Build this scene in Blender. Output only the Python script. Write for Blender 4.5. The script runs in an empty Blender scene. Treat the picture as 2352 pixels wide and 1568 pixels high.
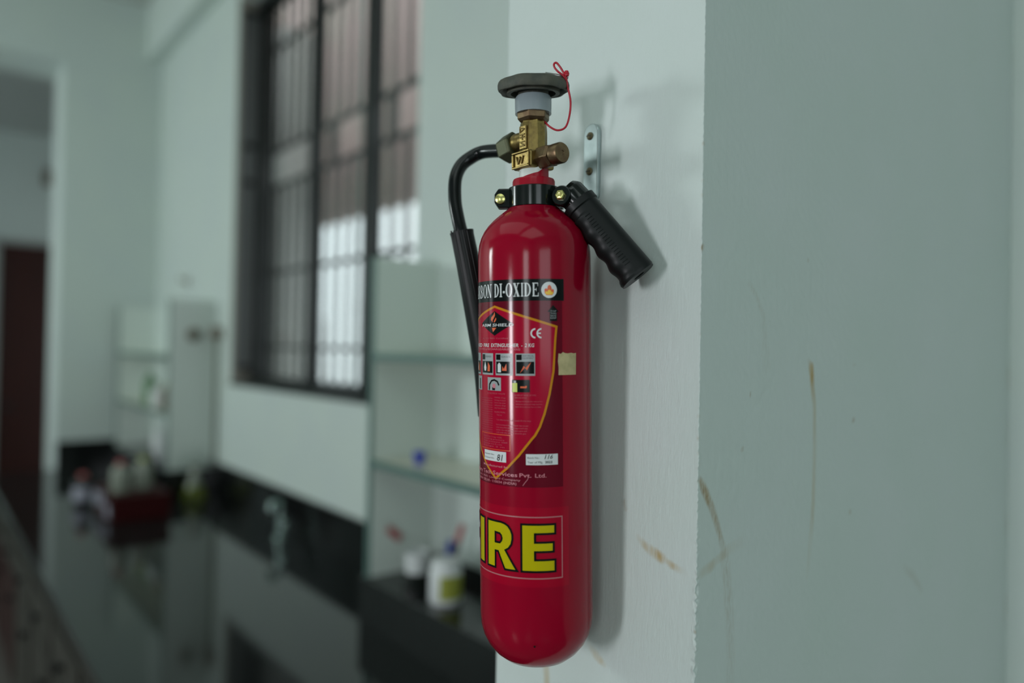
import bpy, bmesh, math, random
import numpy as np
from mathutils import Vector, Matrix, noise

random.seed(4)
S = bpy.context.scene
COL = S.collection
PI = math.pi
CZ = 1.64                                     # eye height

# ------------------------------------------------------------------ camera
cam_d = bpy.data.cameras.new('camera'); cam = bpy.data.objects.new('camera', cam_d); COL.objects.link(cam)
yaw, pitch, roll = math.radians(39.0), math.atan(19 / 1700), 0.019
fw = Vector((math.sin(yaw) * math.cos(pitch), math.cos(yaw) * math.cos(pitch), math.sin(pitch)))
r0 = Vector((math.cos(yaw), -math.sin(yaw), 0)); u0 = r0.cross(fw)
rt = r0 * math.cos(roll) + u0 * math.sin(roll); up = u0 * math.cos(roll) - r0 * math.sin(roll)
cam.matrix_world = Matrix(((rt.x, up.x, -fw.x, 0), (rt.y, up.y, -fw.y, 0), (rt.z, up.z, -fw.z, CZ), (0, 0, 0, 1)))
cam_d.sensor_width = 36; cam_d.lens = 36 * 1700 / 2352; cam_d.clip_start = .02
cam_d.dof.use_dof = True; cam_d.dof.focus_distance = .715; cam_d.dof.aperture_fstop = 1.4
S.camera = cam

# ------------------------------------------------------------------ world, exposure
w = bpy.data.worlds.new('world'); S.world = w; w.use_nodes = True
w.node_tree.nodes['Background'].inputs[0].default_value = (.86, .95, 1, 1)
w.node_tree.nodes['Background'].inputs[1].default_value = 3.0
S.view_settings.view_transform = 'Standard'; S.view_settings.look = 'None'
S.view_settings.exposure = -.12; S.view_settings.gamma = 1; S.view_settings.use_curve_mapping = False

# ------------------------------------------------------------------ daylight through inferred windows, plus added fill lights without a source
def area_light(name, loc, rot, sx, sy, power, color):
    l = bpy.data.lights.new(name, 'AREA'); l.shape = 'RECTANGLE'; l.size = sx; l.size_y = sy
    l.energy = power; l.color = color
    o = bpy.data.objects.new(name, l); COL.objects.link(o); o.location = loc; o.rotation_euler = rot
    return o
RX = (0, -PI / 2, 0)          # faces +X ; size runs along Z, size_y along Y
area_light('daylight_or_fill', (-2.97, 4.55, 2.42), RX, .6, 1.0, 56, (.90, 1, .98))
area_light('daylight_or_fill', (-2.97, .47, 1.42), RX, .8, .34, 38, (.97, .95, 1))
area_light('daylight_or_fill', (-2.97, -1.7, 1.85), RX, 1.2, .8, 15, (.90, 1, 1))
area_light('daylight_or_fill', (-.9, -2.97, 2.0), (PI / 2, 0, 0), 1.6, 1.2, 3, (.86, 1, 1))  # added weak fill from behind the camera, no window known there
area_light('ceiling_fill', (-1.2, 1.3, 3.9), (0, 0, PI / 2), 2.4, 1.8, 12, (.88, 1, .95))  # added overhead fill for the room, no lamp fixture behind it
area_light('ceiling_fill', (-1.4, -1.2, 3.9), (0, 0, 0), 2.0, 1.8, 16, (.88, 1, .95))  # added overhead fill to brighten the partition's side face, no fixture
area_light('daylight_or_fill', (-1.4, 7.0, 2.2), RX, 1.2, .9, 7, (.86, .92, 1))  # added fill to light the passage, its source is invented

# ------------------------------------------------------------------ materials
def mat(name, col, rough=.5, metal=0, bump=None, coat=0, spec=.5, var=None, trans=0, ior=1.45, emit=None):
    m = bpy.data.materials.new(name); m.use_nodes = True; nt = m.node_tree; b = nt.nodes['Principled BSDF']
    b.inputs['Base Color'].default_value = (*col, 1); b.inputs['Roughness'].default_value = rough
    b.inputs['Metallic'].default_value = metal; b.inputs['Coat Weight'].default_value = coat
    b.inputs['Coat Roughness'].default_value = .06
    b.inputs['Specular IOR Level'].default_value = spec
    b.inputs['Transmission Weight'].default_value = trans; b.inputs['IOR'].default_value = ior
    tc = nt.nodes.new('ShaderNodeTexCoord')
    if var:                                    # (scale, second colour, amount, stretch)
        mp = nt.nodes.new('ShaderNodeMapping'); mp.inputs['Scale'].default_value = var[3] if len(var) > 3 else (1, 1, 1)
        n = nt.nodes.new('ShaderNodeTexNoise'); n.inputs['Scale'].default_value = var[0]; n.inputs['Detail'].default_value = 5
        rp = nt.nodes.new('ShaderNodeMapRange'); rp.inputs[1].default_value = .4; rp.inputs[2].default_value = .65
        rp.inputs[4].default_value = var[2]
        mx = nt.nodes.new('ShaderNodeMix'); mx.data_type = 'RGBA'
        mx.inputs[6].default_value = (*col, 1); mx.inputs[7].default_value = (*var[1], 1)
        nt.links.new(tc.outputs['Object'], mp.inputs[0]); nt.links.new(mp.outputs[0], n.inputs['Vector'])
        nt.links.new(n.outputs[0], rp.inputs[0]); nt.links.new(rp.outputs[0], mx.inputs[0])
        nt.links.new(mx.outputs[2], b.inputs['Base Color'])
    if bump:                                   # (scale, strength, distance)
        n2 = nt.nodes.new('ShaderNodeTexNoise'); n2.inputs['Scale'].default_value = bump[0]; n2.inputs['Detail'].default_value = 4
        bp = nt.nodes.new('ShaderNodeBump'); bp.inputs['Strength'].default_value = bump[1]; bp.inputs['Distance'].default_value = bump[2]
        nt.links.new(tc.outputs['Object'], n2.inputs['Vector']); nt.links.new(n2.outputs[0], bp.inputs['Height'])
        nt.links.new(bp.outputs[0], b.inputs['Normal'])
    return m

WALLC = (.565, .65, .605)
M = {}
M['wall'] = mat('wall_paint', WALLC, .55, bump=(60, .3, .004), var=(3, (.54, .62, .60), .7))
M['ceil'] = mat('ceiling_paint', (.46, .50, .47), .8)
M['wall_dim'] = mat('low_bounce_grey', (.36, .40, .38), .7)  # for unseen walls, coloured darker to cut bounced light and deepen shadows
M['floor'] = mat('floor_tile', (.12, .11, .10), .3)
M['granite'] = mat('black_granite', (.006, .007, .007), .08, spec=.55, var=(260, (.022, .025, .024), .5))
M['panel'] = mat('white_laminate', (.62, .70, .65), .35)
M['panel_b'] = mat('white_board', (.60, .69, .65), .4)
M['edging'] = mat('green_edging', (.09, .17, .15), .4)
M['shelf'] = mat('shelf_laminate', (.66, .67, .57), .35)
M['frame'] = mat('black_window_frame', (.010, .013, .012), .35)
M['sash'] = mat('grey_window_sash', (.14, .15, .145), .35)
M['bars'] = mat('grille_paint', (.045, .042, .038), .5)
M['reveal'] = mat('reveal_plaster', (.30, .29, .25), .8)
M['out_white'] = mat('outside_white_wall', (.86, .88, .88), .8)
M['out_pink'] = mat('outside_pink_plaster', (.50, .36, .34), .8, var=(2, (.42, .35, .30), .8))
M['out_grey'] = mat('outside_grey_plaster', (.42, .41, .39), .8)
M['out_green'] = mat('outside_green_paint', (.20, .42, .36), .7)
M['door'] = mat('red_brown_door', (.038, .010, .007), .4, spec=.3, var=(2, (.052, .012, .008), .6, (6, 6, 1)))
M['doorframe'] = mat('grey_door_frame', (.35, .36, .34), .5)
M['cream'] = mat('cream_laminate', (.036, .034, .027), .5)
M['cabred'] = mat('dark_red_laminate', (.028, .005, .004), .45)
M['knob'] = mat('black_knob', (.01, .01, .01), .4)
M['red'] = mat('red_enamel', (.28, .001, .017), .13, spec=.30, bump=(900, .05, .0004), var=(14, (.22, .001, .014), .6, (1, 1, .12)))
M['redneck'] = mat('red_paint', (.30, .003, .016), .28, spec=.4)
M['blk'] = mat('glossy_black_paint', (.004, .007, .006), .16, spec=.5)
M['rubber'] = mat('black_rubber', (.006, .008, .008), .42, spec=.28, bump=(700, .1, .0004))
M['hose'] = mat('black_hose', (.004, .006, .006), .2, spec=.4)
M['brass'] = mat('brass', (.33, .245, .085), .36, 1, bump=(500, .25, .0006), var=(160, (.20, .14, .06), .8))
M['brass_d'] = mat('tarnished_brass', (.20, .145, .08), .42, 1, bump=(400, .2, .0006), var=(120, (.13, .08, .05), .8))
M['nut'] = mat('olive_nut', (.085, .092, .05), .45, .6, bump=(500, .2, .0005))
M['wheel'] = mat('grey_green_cast_wheel', (.080, .082, .062), .6, .1, bump=(420, .45, .0008), var=(110, (.045, .052, .042), .8))
M['collar'] = mat('translucent_grey_plastic', (.26, .31, .33), .22, coat=.2)
M['white_neck'] = mat('white_seal', (.62, .68, .64), .4)
M['zinc'] = mat('zinc_plate', (.48, .56, .56), .30, .8, var=(60, (.36, .43, .43), .8))
M['bolt'] = mat('yellow_zinc_bolt', (.62, .60, .22), .25, .9)
M['screw'] = mat('rusty_screw', (.16, .13, .07), .5, .6)
M['string'] = mat('red_plastic_tie', (.42, .006, .022), .3)
M['steel'] = mat('steel_pin', (.5, .52, .5), .3, .9)
M['lab_blk'] = mat('label_black', (.005, .007, .007), .14, spec=.25)
M['lab_mar'] = mat('label_maroon', (.12, .002, .012), .13, spec=.30)
M['lab_crim'] = mat('label_crimson', (.36, .0015, .024), .13, spec=.30)
M['lab_yel'] = mat('label_amber', (.52, .22, .010), .14, spec=.25)
M['lab_wht'] = mat('label_white', (.62, .66, .66), .14, spec=.25)
M['lab_pink'] = mat('label_faint_pink', (.55, .18, .22), .3)
M['lab_dim'] = mat('label_dim_pink', (.45, .07, .11), .3)
M['lab_org'] = mat('label_orange', (.66, .10, .02), .3)
M['lab_gold'] = mat('label_yellow', (.80, .50, .02), .3)
M['lab_lime'] = mat('label_lime', (.45, .55, .05), .3)
M['lab_grey'] = mat('label_grey', (.30, .34, .34), .3)
M['lab_text'] = mat('label_text_grey', (.08, .09, .09), .3)
M['stk_red'] = mat('sticker_red', (.33, .0015, .018), .15, spec=.30)
M['stk_yel'] = mat('sticker_yellow', (.46, .41, .004), .14, spec=.25)
M['stk_line'] = mat('sticker_line', (.42, .16, .17), .3)
M['tape'] = mat('beige_masking_tape', (.52, .45, .24), .75, bump=(400, .4, .0006), var=(150, (.40, .35, .18), .8))
M['carton'] = mat('dark_red_carton', (.030, .0015, .002), .5, spec=.2)
M['w'] = mat('white_plastic', (.66, .70, .70), .3)
M['wp'] = mat('white_paper_print', (.30, .31, .37), .6)
M['olive'] = mat('olive_liquid', (.13, .16, .02), .2)
M['darkb'] = mat('dark_bottle', (.012, .016, .014), .2)
M['lime'] = mat('yellow_green_label', (.30, .33, .05), .5)
M['blue'] = mat('blue_plastic', (.03, .05, .40), .35)
M['greenp'] = mat('green_plastic', (.10, .22, .10), .4)
M['brownp'] = mat('brown_plastic', (.17, .14, .10), .5)
M['clear'] = mat('cloudy_plastic_bottle', (.20, .235, .19), .2, var=(25, (.27, .29, .24), .8))
M['chrome'] = mat('tarnished_chrome', (.30, .40, .37), .25, .8)
M['pinkred'] = mat('faded_red_plastic', (.42, .10, .10), .4)
gm = bpy.data.materials.new('window_glass'); gm.use_nodes = True
nt = gm.node_tree; nt.nodes.clear(); o_ = nt.nodes.new('ShaderNodeOutputMaterial'); mx_ = nt.nodes.new('ShaderNodeMixShader')
t_ = nt.nodes.new('ShaderNodeBsdfTransparent'); t_.inputs[0].default_value = (.9, .92, .91, 1); g_ = nt.nodes.new('ShaderNodeBsdfGlossy'); g_.inputs['Roughness'].default_value = .03
fr_ = nt.nodes.new('ShaderNodeLayerWeight'); fr_.inputs[0].default_value = .5
pw_ = nt.nodes.new('ShaderNodeMath'); pw_.operation = 'POWER'; pw_.inputs[1].default_value = 5
ml_ = nt.nodes.new('ShaderNodeMath'); ml_.operation = 'MULTIPLY_ADD'; ml_.inputs[1].default_value = .8; ml_.inputs[2].default_value = .03
nt.links.new(fr_.outputs['Facing'], pw_.inputs[0]); nt.links.new(pw_.outputs[0], ml_.inputs[0])
nt.links.new(ml_.outputs[0], mx_.inputs[0]); nt.links.new(t_.outputs[0], mx_.inputs[1]); nt.links.new(g_.outputs[0], mx_.inputs[2]); nt.links.new(mx_.outputs[0], o_.inputs[0])
M['glass'] = gm

# ------------------------------------------------------------------ mesh helpers
def obj(name, bm, m, parent=None, smooth=False, bevel=0, mat_w=None, seg=2):
    me = bpy.data.meshes.new(name); bmesh.ops.recalc_face_normals(bm, faces=bm.faces[:]); bm.to_mesh(me); bm.free()
    if smooth:
        me.polygons.foreach_set('use_smooth', [True] * len(me.polygons))
        try: me.set_sharp_from_angle(angle=math.radians(38))
        except Exception: pass
    o = bpy.data.objects.new(name, me); COL.objects.link(o); me.materials.append(M[m] if isinstance(m, str) else m)
    if parent: o.parent = parent
    if bevel:
        b = o.modifiers.new('bevel', 'BEVEL'); b.width = bevel; b.segments = seg; b.limit_method = 'ANGLE'; b.angle_limit = math.radians(40)
    if mat_w is not None: o.matrix_local = mat_w
    return o
def tag(o, label=None, cat=None, group=None, kind=None):
    if label: o['label'] = label
    if cat: o['category'] = cat
    if group: o['group'] = group
    if kind: o['kind'] = kind
    return o
GROUPS = {'shelf_unit': 'shelf units along the window wall', 'bottle': 'bottles on the worktop and far shelf'}
def thing(name, label, cat, loc=(0, 0, 0), group=None):
    group = group or GROUPS.get(name)
    o = bpy.data.objects.new(name, None); COL.objects.link(o); o.location = loc; o.empty_display_size = .05
    return tag(o, label, cat, group)
def B(bm, x0, x1, y0, y1, z0, z1):
    v = [bm.verts.new((x, y, z)) for z in (z0, z1) for y in (y0, y1) for x in (x0, x1)]
    for f in ((0, 2, 3, 1), (4, 5, 7, 6), (0, 1, 5, 4), (2, 6, 7, 3), (0, 4, 6, 2), (1, 3, 7, 5)):
        bm.faces.new([v[i] for i in f])
    return bm
def box(*a):
    return B(bmesh.new(), *a)
def boxes(*L):
    bm = bmesh.new()
    for a in L: B(bm, *a)
    return bm
def lathe(prof, n=64, mtx=None, rfun=None, bm=None):
    """prof = [(r, z)...]; ends with r = 0 are closed by a fan"""
    bm = bm or bmesh.new(); rings = []
    for r, z in prof:
        if r < 1e-6: rings.append([bm.verts.new((0, 0, z))]); continue
        rings.append([bm.verts.new(((r if not rfun else r * rfun(2 * PI * i / n, r, z)) * math.cos(2 * PI * i / n),
                                    (r if not rfun else r * rfun(2 * PI * i / n, r, z)) * math.sin(2 * PI * i / n), z)) for i in range(n)])
    for a, b in zip(rings, rings[1:]):
        for i in range(n):
            j = (i + 1) % n
            if len(a) == 1 and len(b) == 1: continue
            if len(a) == 1: bm.faces.new((a[0], b[j], b[i]))
            elif len(b) == 1: bm.faces.new((a[i], a[j], b[0]))
            else: bm.faces.new((a[i], a[j], b[j], b[i]))
    for rg in (rings[0], rings[-1]):
        if len(rg) > 1: bm.faces.new(rg)
    if mtx is not None: bmesh.ops.transform(bm, matrix=mtx, verts=bm.verts[:])
    return bm
def ringband(ri, ro, z0, z1, n=64):
    bm = bmesh.new(); R = []
    for r, z in ((ri, z0), (ro, z0), (ro, z1), (ri, z1)):
        R.append([bm.verts.new((r * math.cos(2 * PI * i / n), r * math.sin(2 * PI * i / n), z)) for i in range(n)])
    for k in range(4):
        for i in range(n):
            j = (i + 1) % n; bm.faces.new((R[k][i], R[k][j], R[(k + 1) % 4][j], R[(k + 1) % 4][i]))
    return bm
def smooth_path(pts, n):
    P = [Vector(p) for p in pts]; P = [P[0] * 2 - P[1]] + P + [P[-1] * 2 - P[-2]]; out = []
    for k in range(1, len(P) - 2):
        for i in range(n):
            t = i / n; a, b, c, d = P[k - 1], P[k], P[k + 1], P[k + 2]
            out.append(.5 * ((2 * b) + (c - a) * t + (2 * a - 5 * b + 4 * c - d) * t * t + (3 * b - a - 3 * c + d) * t ** 3))
    out.append(P[-2]); return out
def tube(pts, rad, n=20, steps=8, rfun=None, bm=None, smooth=True):
    bm = bm or bmesh.new(); P = smooth_path(pts, steps) if smooth else [Vector(p) for p in pts]; rings = []
    nrm = None
    for k, p in enumerate(P):
        t = (P[min(k + 1, len(P) - 1)] - P[max(k - 1, 0)]).normalized()
        if nrm is None: nrm = t.orthogonal().normalized()
        nrm = (nrm - t * nrm.dot(t)).normalized(); bn = t.cross(nrm)
        r = rad if not rfun else rfun(k / (len(P) - 1))
        rings.append([bm.verts.new(p + (nrm * math.cos(2 * PI * i / n) + bn * math.sin(2 * PI * i / n)) * r) for i in range(n)])
    for a, b in zip(rings, rings[1:]):
        for i in range(n):
            j = (i + 1) % n; bm.faces.new((a[i], a[j], b[j], b[i]))
    bm.faces.new(rings[0][::-1]); bm.faces.new(rings[-1])
    return bm
def axis_m(origin, d):
    """matrix taking +Z to direction d at origin"""
    d = Vector(d).normalized(); q = d.to_track_quat('Z', 'Y'); return Matrix.Translation(Vector(origin)) @ q.to_matrix().to_4x4()
def struct(name, bm, m, **k):
    return tag(obj(name, bm, m, **k), kind='structure')

# ================================================================== ROOM SHELL
XW = 1.34; YE = 5.67; H = 4.0; XL = -3.0; YB = -3.0
struct('floor', box(XL - .2, XW + .2, YB - .2, 8.2, -.1, 0), 'floor')
struct('ceiling', box(XL - .2, XW + .2, YB - .2, YE + .2, H, H + .1), 'ceil')
WY0, WY1, WZ0, WZ1 = 2.19, 4.07, 1.425, 3.52       # window opening
struct('wall_right', boxes((XW, XW + .2, YB, WY0, 0, H), (XW, XW + .2, WY1, YE + .45, 0, H),
                           (XW, XW + .2, WY0, WY1, 0, WZ0), (XW, XW + .2, WY0, WY1, WZ1, H)), 'wall')
# far wall with the tall passage opening
OX = .745
struct('wall_far', boxes((OX, XW, YE, YE + .45, 0, H), (XL, -.6, YE, YE + .45, 0, H), (-.6, OX, YE, YE + .45, 3.49, H)), 'wall')
struct('wall_passage', boxes((XL, .565, 8, 8.2, 0, 3.52), (.565, 1.50, 8, 8.2, 2.52, 3.52), (1.50, 2.2, 8, 8.2, 0, 3.52),
                             (2.0, 2.2, YE + .45, 8, 0, 3.52)), 'panel_b')
struct('ceiling_passage', box(XL, 2.2, YE + .45, 8.2, 3.52, 3.6), 'ceil')
struct('wall_left', boxes((XL - .15, XL, YB, -2.1, 0, H), (XL - .15, XL, -1.3, .21, 0, H), (XL - .15, XL, .73, 3.9, 0, H),
                          (XL - .15, XL, 5.2, 6.5, 0, H), (XL - .15, XL, 7.5, 8.2, 0, H),
                          (XL - .15, XL, -2.1, -1.3, 0, 1.25), (XL - .15, XL, -2.1, -1.3, 2.45, H),
                          (XL - .15, XL, .21, .73, 0, 1.02), (XL - .15, XL, .21, .73, 1.82, H),
                          (XL - .15, XL, 3.9, 5.2, 0, 1.625), (XL - .15, XL, 3.9, 5.2, 2.775, H),
                          (XL - .15, XL, 6.5, 7.5, 0, 1.6), (XL - .15, XL, 6.5, 7.5, 2.8, H)), 'wall_dim')
struct('wall_back', boxes((XL, -1.7, YB - .15, YB, 0, H), (-.1, XW, YB - .15, YB, 0, H), (-1.7, -.1, YB - .15, YB, 0, 1.4),
                          (-1.7, -.1, YB - .15, YB, 2.6, H)), 'wall_dim')
struct('trim_1', box(1.236, XW, .70, YE, 3.62, H), 'wall')          # plastered beam under the ceiling

# passage door
d = thing('door_1', None, None, (.585, 7.98, 0)); tag(d, kind='structure')
obj('door_leaf', boxes((0, .88, -.02, .02, 0, 2.5)), 'door', d)
for z0, z1 in ((.15, .95), (1.10, 2.35)):
    obj('door_panel', box(.10, .78, -.032, -.018, z0, z1), 'door', d, bevel=.008)
obj('door_frame', boxes((-.035, 0, -.05, .02, 0, 2.54), (.88, .92, -.05, .02, 0, 2.54), (-.035, .92, -.05, .02, 2.5, 2.54)), 'doorframe', d)
h = lathe([(0, 0), (.022, 0), (.022, .012), (.010, .016), (.010, .045), (.024, .05), (.026, .062), (0, .07)], 20, axis_m((.09, -.02, 1.05), (0, -1, 0)))
obj('door_knob', h, 'knob', d, smooth=True)

# ------------------------------------------------------------------ partition wall end (fine grid: plaster, ragged arris, stains)
XP, Y0, Y1 = .552, .412, .700
def cols():
    c = [(XW, Y1)]
    c += [(XP + .05, Y1), (XP + .004, Y1)]
    n = 130
    for i in range(n + 1): c.append((XP, Y1 + (Y0 + .008 - Y1) * i / n))
    for i in range(1, 14): c.append((XP, Y0 + .008 - .008 * i / 13))
    for i in range(1, 14): c.append((XP + .008 * i / 13, Y0))
    for i in range(1, 171): c.append((XP + .008 + .26 * i / 170, Y0))
    for i in range(1, 52): c.append((XP + .268 + .236 * i / 51, Y0))
    for i in range(1, 47): c.append((XP + .504 + (XW - XP - .504) * i / 46, Y0))
    return c
C_ = cols(); nc = len(C_)
Z_ = [0, .3, .6, .9, 1.1] + [1.2 + .0016 * i for i in range(int(.98 / .0016))] + [2.3, 2.8, 3.4, H]
nz = len(Z_)
cx = np.array([c[0] for c in C_]); cy = np.array([c[1] for c in C_]); zz = np.array(Z_)
X = np.tile(cx, (nz, 1)); Y = np.tile(cy, (nz, 1)); Z = np.repeat(zz[:, None], nc, 1)
# ragged paint and plaster along the arris
rag = np.zeros(nz); rag2 = np.zeros(nz)
for i, z in enumerate(Z_):
    a = .0006 + .0022 * max(0, min(1, (1.62 - z) / .25))
    a2 = .0005 + .0024 * max(0, min(1, (1.50 - z) / .15))
    rag[i] = a * (noise.noise((0, 0, z * 260)) + .6 * noise.noise((3, 0, z * 620)) + .5 * noise.noise((9, 1, z * 60)))
    rag2[i] = a2 * (noise.noise((7, 0, z * 190)) + .7 * noise.noise((5, 0, z * 500)) + .3)
dist = np.abs(cx - XP) * (cy < Y0 + 1e-6) + np.abs(cy - Y0) * (cx < XP + 1e-6)
near = np.clip(1 - dist / .005, 0, 1)
for j in range(nc):
    if near[j] > 0:
        side_left = cy[j] > Y0 + 1e-6
        n3 = np.array([noise.noise((cx[j] * 400, cy[j] * 400, z * 330)) for z in Z_])
        off = near[j] * (rag + .0014 * n3 * np.clip((1.55 - zz) / .1, .25, 1))
        X[:, j] -= near[j] * (rag2 * .6 + (.0014 * n3 * np.clip((1.5 - zz) / .1, .2, 1) if side_left else 0)); Y[:, j] -= off
# gentle unevenness of hand plaster
for j in range(nc):
    if near[j] == 0 and cx[j] < XW - .002 and cy[j] < Y1:
        pass
dist2 = (dist <= .12)
# stains: polylines on the two faces, drawn as an attribute
def seg_mask(U, V, pts, soft):
    out = np.zeros_like(U)
    for (u0_, v0_, w0, s0), (u1_, v1_, w1, s1) in zip(pts, pts[1:]):
        du, dv = u1_ - u0_, v1_ - v0_; L2 = du * du + dv * dv + 1e-12
        t = np.clip(((U - u0_) * du + (V - v0_) * dv) / L2, 0, 1)
        dd = np.hypot(U - u0_ - t * du, V - v0_ - t * dv)
        ww = w0 + (w1 - w0) * t; ss = s0 + (s1 - s0) * t
        out = np.maximum(out, ss * np.clip(1 - (dd / ww) ** 2, 0, 1) ** soft)
    return out
face_r = (cy < Y0 + 1e-6)[None, :] * np.ones((nz, 1)); face_l = (cx < XP + 1e-6)[None, :] * np.ones((nz, 1))
och = np.zeros_like(X); brn = np.zeros_like(X)
och = np.maximum(och, face_r * seg_mask(X, Z, [(.738, 1.635, .003, .2), (.744, 1.628, .006, .9), (.746, 1.618, .0055, 1), (.748, 1.606, .005, .6), (.752, 1.587, .005, .38), (.754, 1.545, .0055, .34), (.753, 1.485, .005, .3), (.748, 1.44, .005, .22), (.743, 1.405, .004, .04)], .8))
och = np.maximum(och, face_r * seg_mask(X, Z, [(.556, 1.440, .005, .12), (.571, 1.444, .006, .3), (.585, 1.450, .005, .35), (.600, 1.456, .006, .15), (.625, 1.461, .008, .05)], .8))
och = np.maximum(och, face_l * seg_mask(Y, Z, [(.482, 1.461, .003, .1), (.474, 1.455, .0045, .45), (.462, 1.450, .006, .95), (.452, 1.447, .006, .9), (.447, 1.446, .003, .5), (.440, 1.443, .004, .7), (.431, 1.441, .004, .3), (.425, 1.440, .004, .05)], .8))
och = np.maximum(och, face_l * seg_mask(Y, Z, [(.545, 1.335, .004, .1), (.536, 1.329, .006, .55), (.529, 1.325, .005, .75), (.524, 1.323, .004, .2)], .8))
och = np.maximum(och, face_l * seg_mask(Y, Z, [(.612, 1.33, .006, .1), (.611, 1.29, .006, .45), (.609, 1.27, .006, .5), (.608, 1.23, .006, .2)], .8))
brn = np.maximum(brn, face_r * seg_mask(X, Z, [(.555, 1.526, .004, .5), (.562, 1.515, .0055, 1), (.567, 1.508, .005, .9), (.573, 1.499, .005, .6), (.582, 1.482, .0045, .65), (.587, 1.470, .004, .5), (.592, 1.458, .006, .28), (.597, 1.441, .008, .26), (.601, 1.41, .008, .24), (.606, 1.37, .008, .18), (.606, 1.33, .008, .12), (.607, 1.29, .01, .03)], .8))
brn = np.maximum(brn, face_r * seg_mask(X, Z, [(.973, 1.376, .006, .12), (1.003, 1.360, .007, .3), (1.027, 1.337, .006, .16)], .8))
brn = np.maximum(brn, face_r * seg_mask(X, Z, [(.628, 1.708, .004, .1), (.640, 1.697, .004, .2), (.652, 1.680, .004, .12), (.66, 1.63, .01, .08)], .8))
brn = np.maximum(brn, face_l * seg_mask(Y, Z, [(.500, 1.492, .003, .4), (.498, 1.485, .003, .4)], .8))
for (u, v, r_, s_) in ((.553, 1.735, .0025, .9), (.838, 1.566, .0022, .7), (.834, 1.462, .0020, .6), (.84, 1.63, .002, .55), (.620, 1.548, .0022, .5), (.632, 1.60, .0018, .5), (.735, 1.74, .0015, .4), (1.09, 1.77, .002, .4)):
    brn = np.maximum(brn, face_r * seg_mask(X, Z, [(u, v, r_, s_), (u + .0006, v + .002, r_, s_)], .6))
och = np.maximum(och, face_r * seg_mask(X, Z, [(.557, 1.524, .004, .4), (.563, 1.514, .005, .7), (.573, 1.499, .004, .35), (.587, 1.470, .004, .2)], .8))
# small chips of paint missing down the arris
for i, z in enumerate(Z_):
    c = noise.noise((2, 4, z * 150)) - .28
    if c > 0 and z < 1.9: brn[i, :] = np.maximum(brn[i, :], np.clip(1 - dist / .0028, 0, 1) * min(1, c * 3) * .55)
# patchy brown speckle along the inner corner
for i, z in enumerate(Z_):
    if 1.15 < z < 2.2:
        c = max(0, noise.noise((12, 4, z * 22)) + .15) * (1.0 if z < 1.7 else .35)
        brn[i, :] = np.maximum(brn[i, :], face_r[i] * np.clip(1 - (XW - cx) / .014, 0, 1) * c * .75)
# the plaster itself is uneven (vertical trowel strokes on the end face, orange peel on the side)
rng = np.random.RandomState(3)
def fnoise(U, V, su, sv, n=40):
    o = np.zeros_like(U)
    for k in range(n):
        a, b, c, d_ = rng.uniform(-1, 1) * su, rng.uniform(-1, 1) * sv, rng.uniform(0, 6.28), 1
        o += np.sin(U * a + V * b + c)
    return o / math.sqrt(n)
inner = np.clip((dist[None, :] - .004) / .01, 0, 1) * (cy < Y1)[None, :]
fine = ((Z > 1.19) & (Z < 2.19))
X -= face_l * (face_r < 1) * inner * fine * .00010 * fnoise(Y, Z, 1500, 260)
Y -= face_r * (face_l < 1) * inner * fine * (.00014 * fnoise(X, Z, 600, 600))
verts = np.stack([X, Y, Z], -1).reshape(-1, 3)
idx = np.arange(nz * nc).reshape(nz, nc)
q = np.stack([idx[:-1, :-1], idx[1:, :-1], idx[1:, 1:], idx[:-1, 1:]], -1).reshape(-1, 4)
me = bpy.data.meshes.new('wall_near'); me.vertices.add(len(verts)); me.vertices.foreach_set('co', verts.ravel().astype('f'))
me.loops.add(q.size); me.loops.foreach_set('vertex_index', q.ravel().astype('i'))
me.polygons.add(len(q)); me.polygons.foreach_set('loop_start', np.arange(0, q.size, 4).astype('i'))
me.update(calc_edges=True); me.polygons.foreach_set('use_smooth', np.ones(len(q), bool))
for nm, arr in (('ochre', och), ('brown', brn)):
    at = me.attributes.new(nm, 'FLOAT', 'POINT'); at.data.foreach_set('value', arr.ravel().astype('f'))
wn = bpy.data.objects.new('wall_near', me); COL.objects.link(wn); tag(wn, kind='structure')
pm = mat('stained_wall_paint', WALLC, .5); nt = pm.node_tree; bs = nt.nodes['Principled BSDF']
tc = nt.nodes.new('ShaderNodeTexCoord')
base = nt.nodes.new('ShaderNodeTexNoise'); base.inputs['Scale'].default_value = 7; base.inputs['Detail'].default_value = 6
nt.links.new(tc.outputs['Object'], base.inputs['Vector'])
m0 = nt.nodes.new('ShaderNodeMix'); m0.data_type = 'RGBA'; m0.inputs[6].default_value = (.535, .635, .585, 1); m0.inputs[7].default_value = (.595, .66, .65, 1)
nt.links.new(base.outputs[0], m0.inputs[0]); prev = m0.outputs[2]
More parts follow.
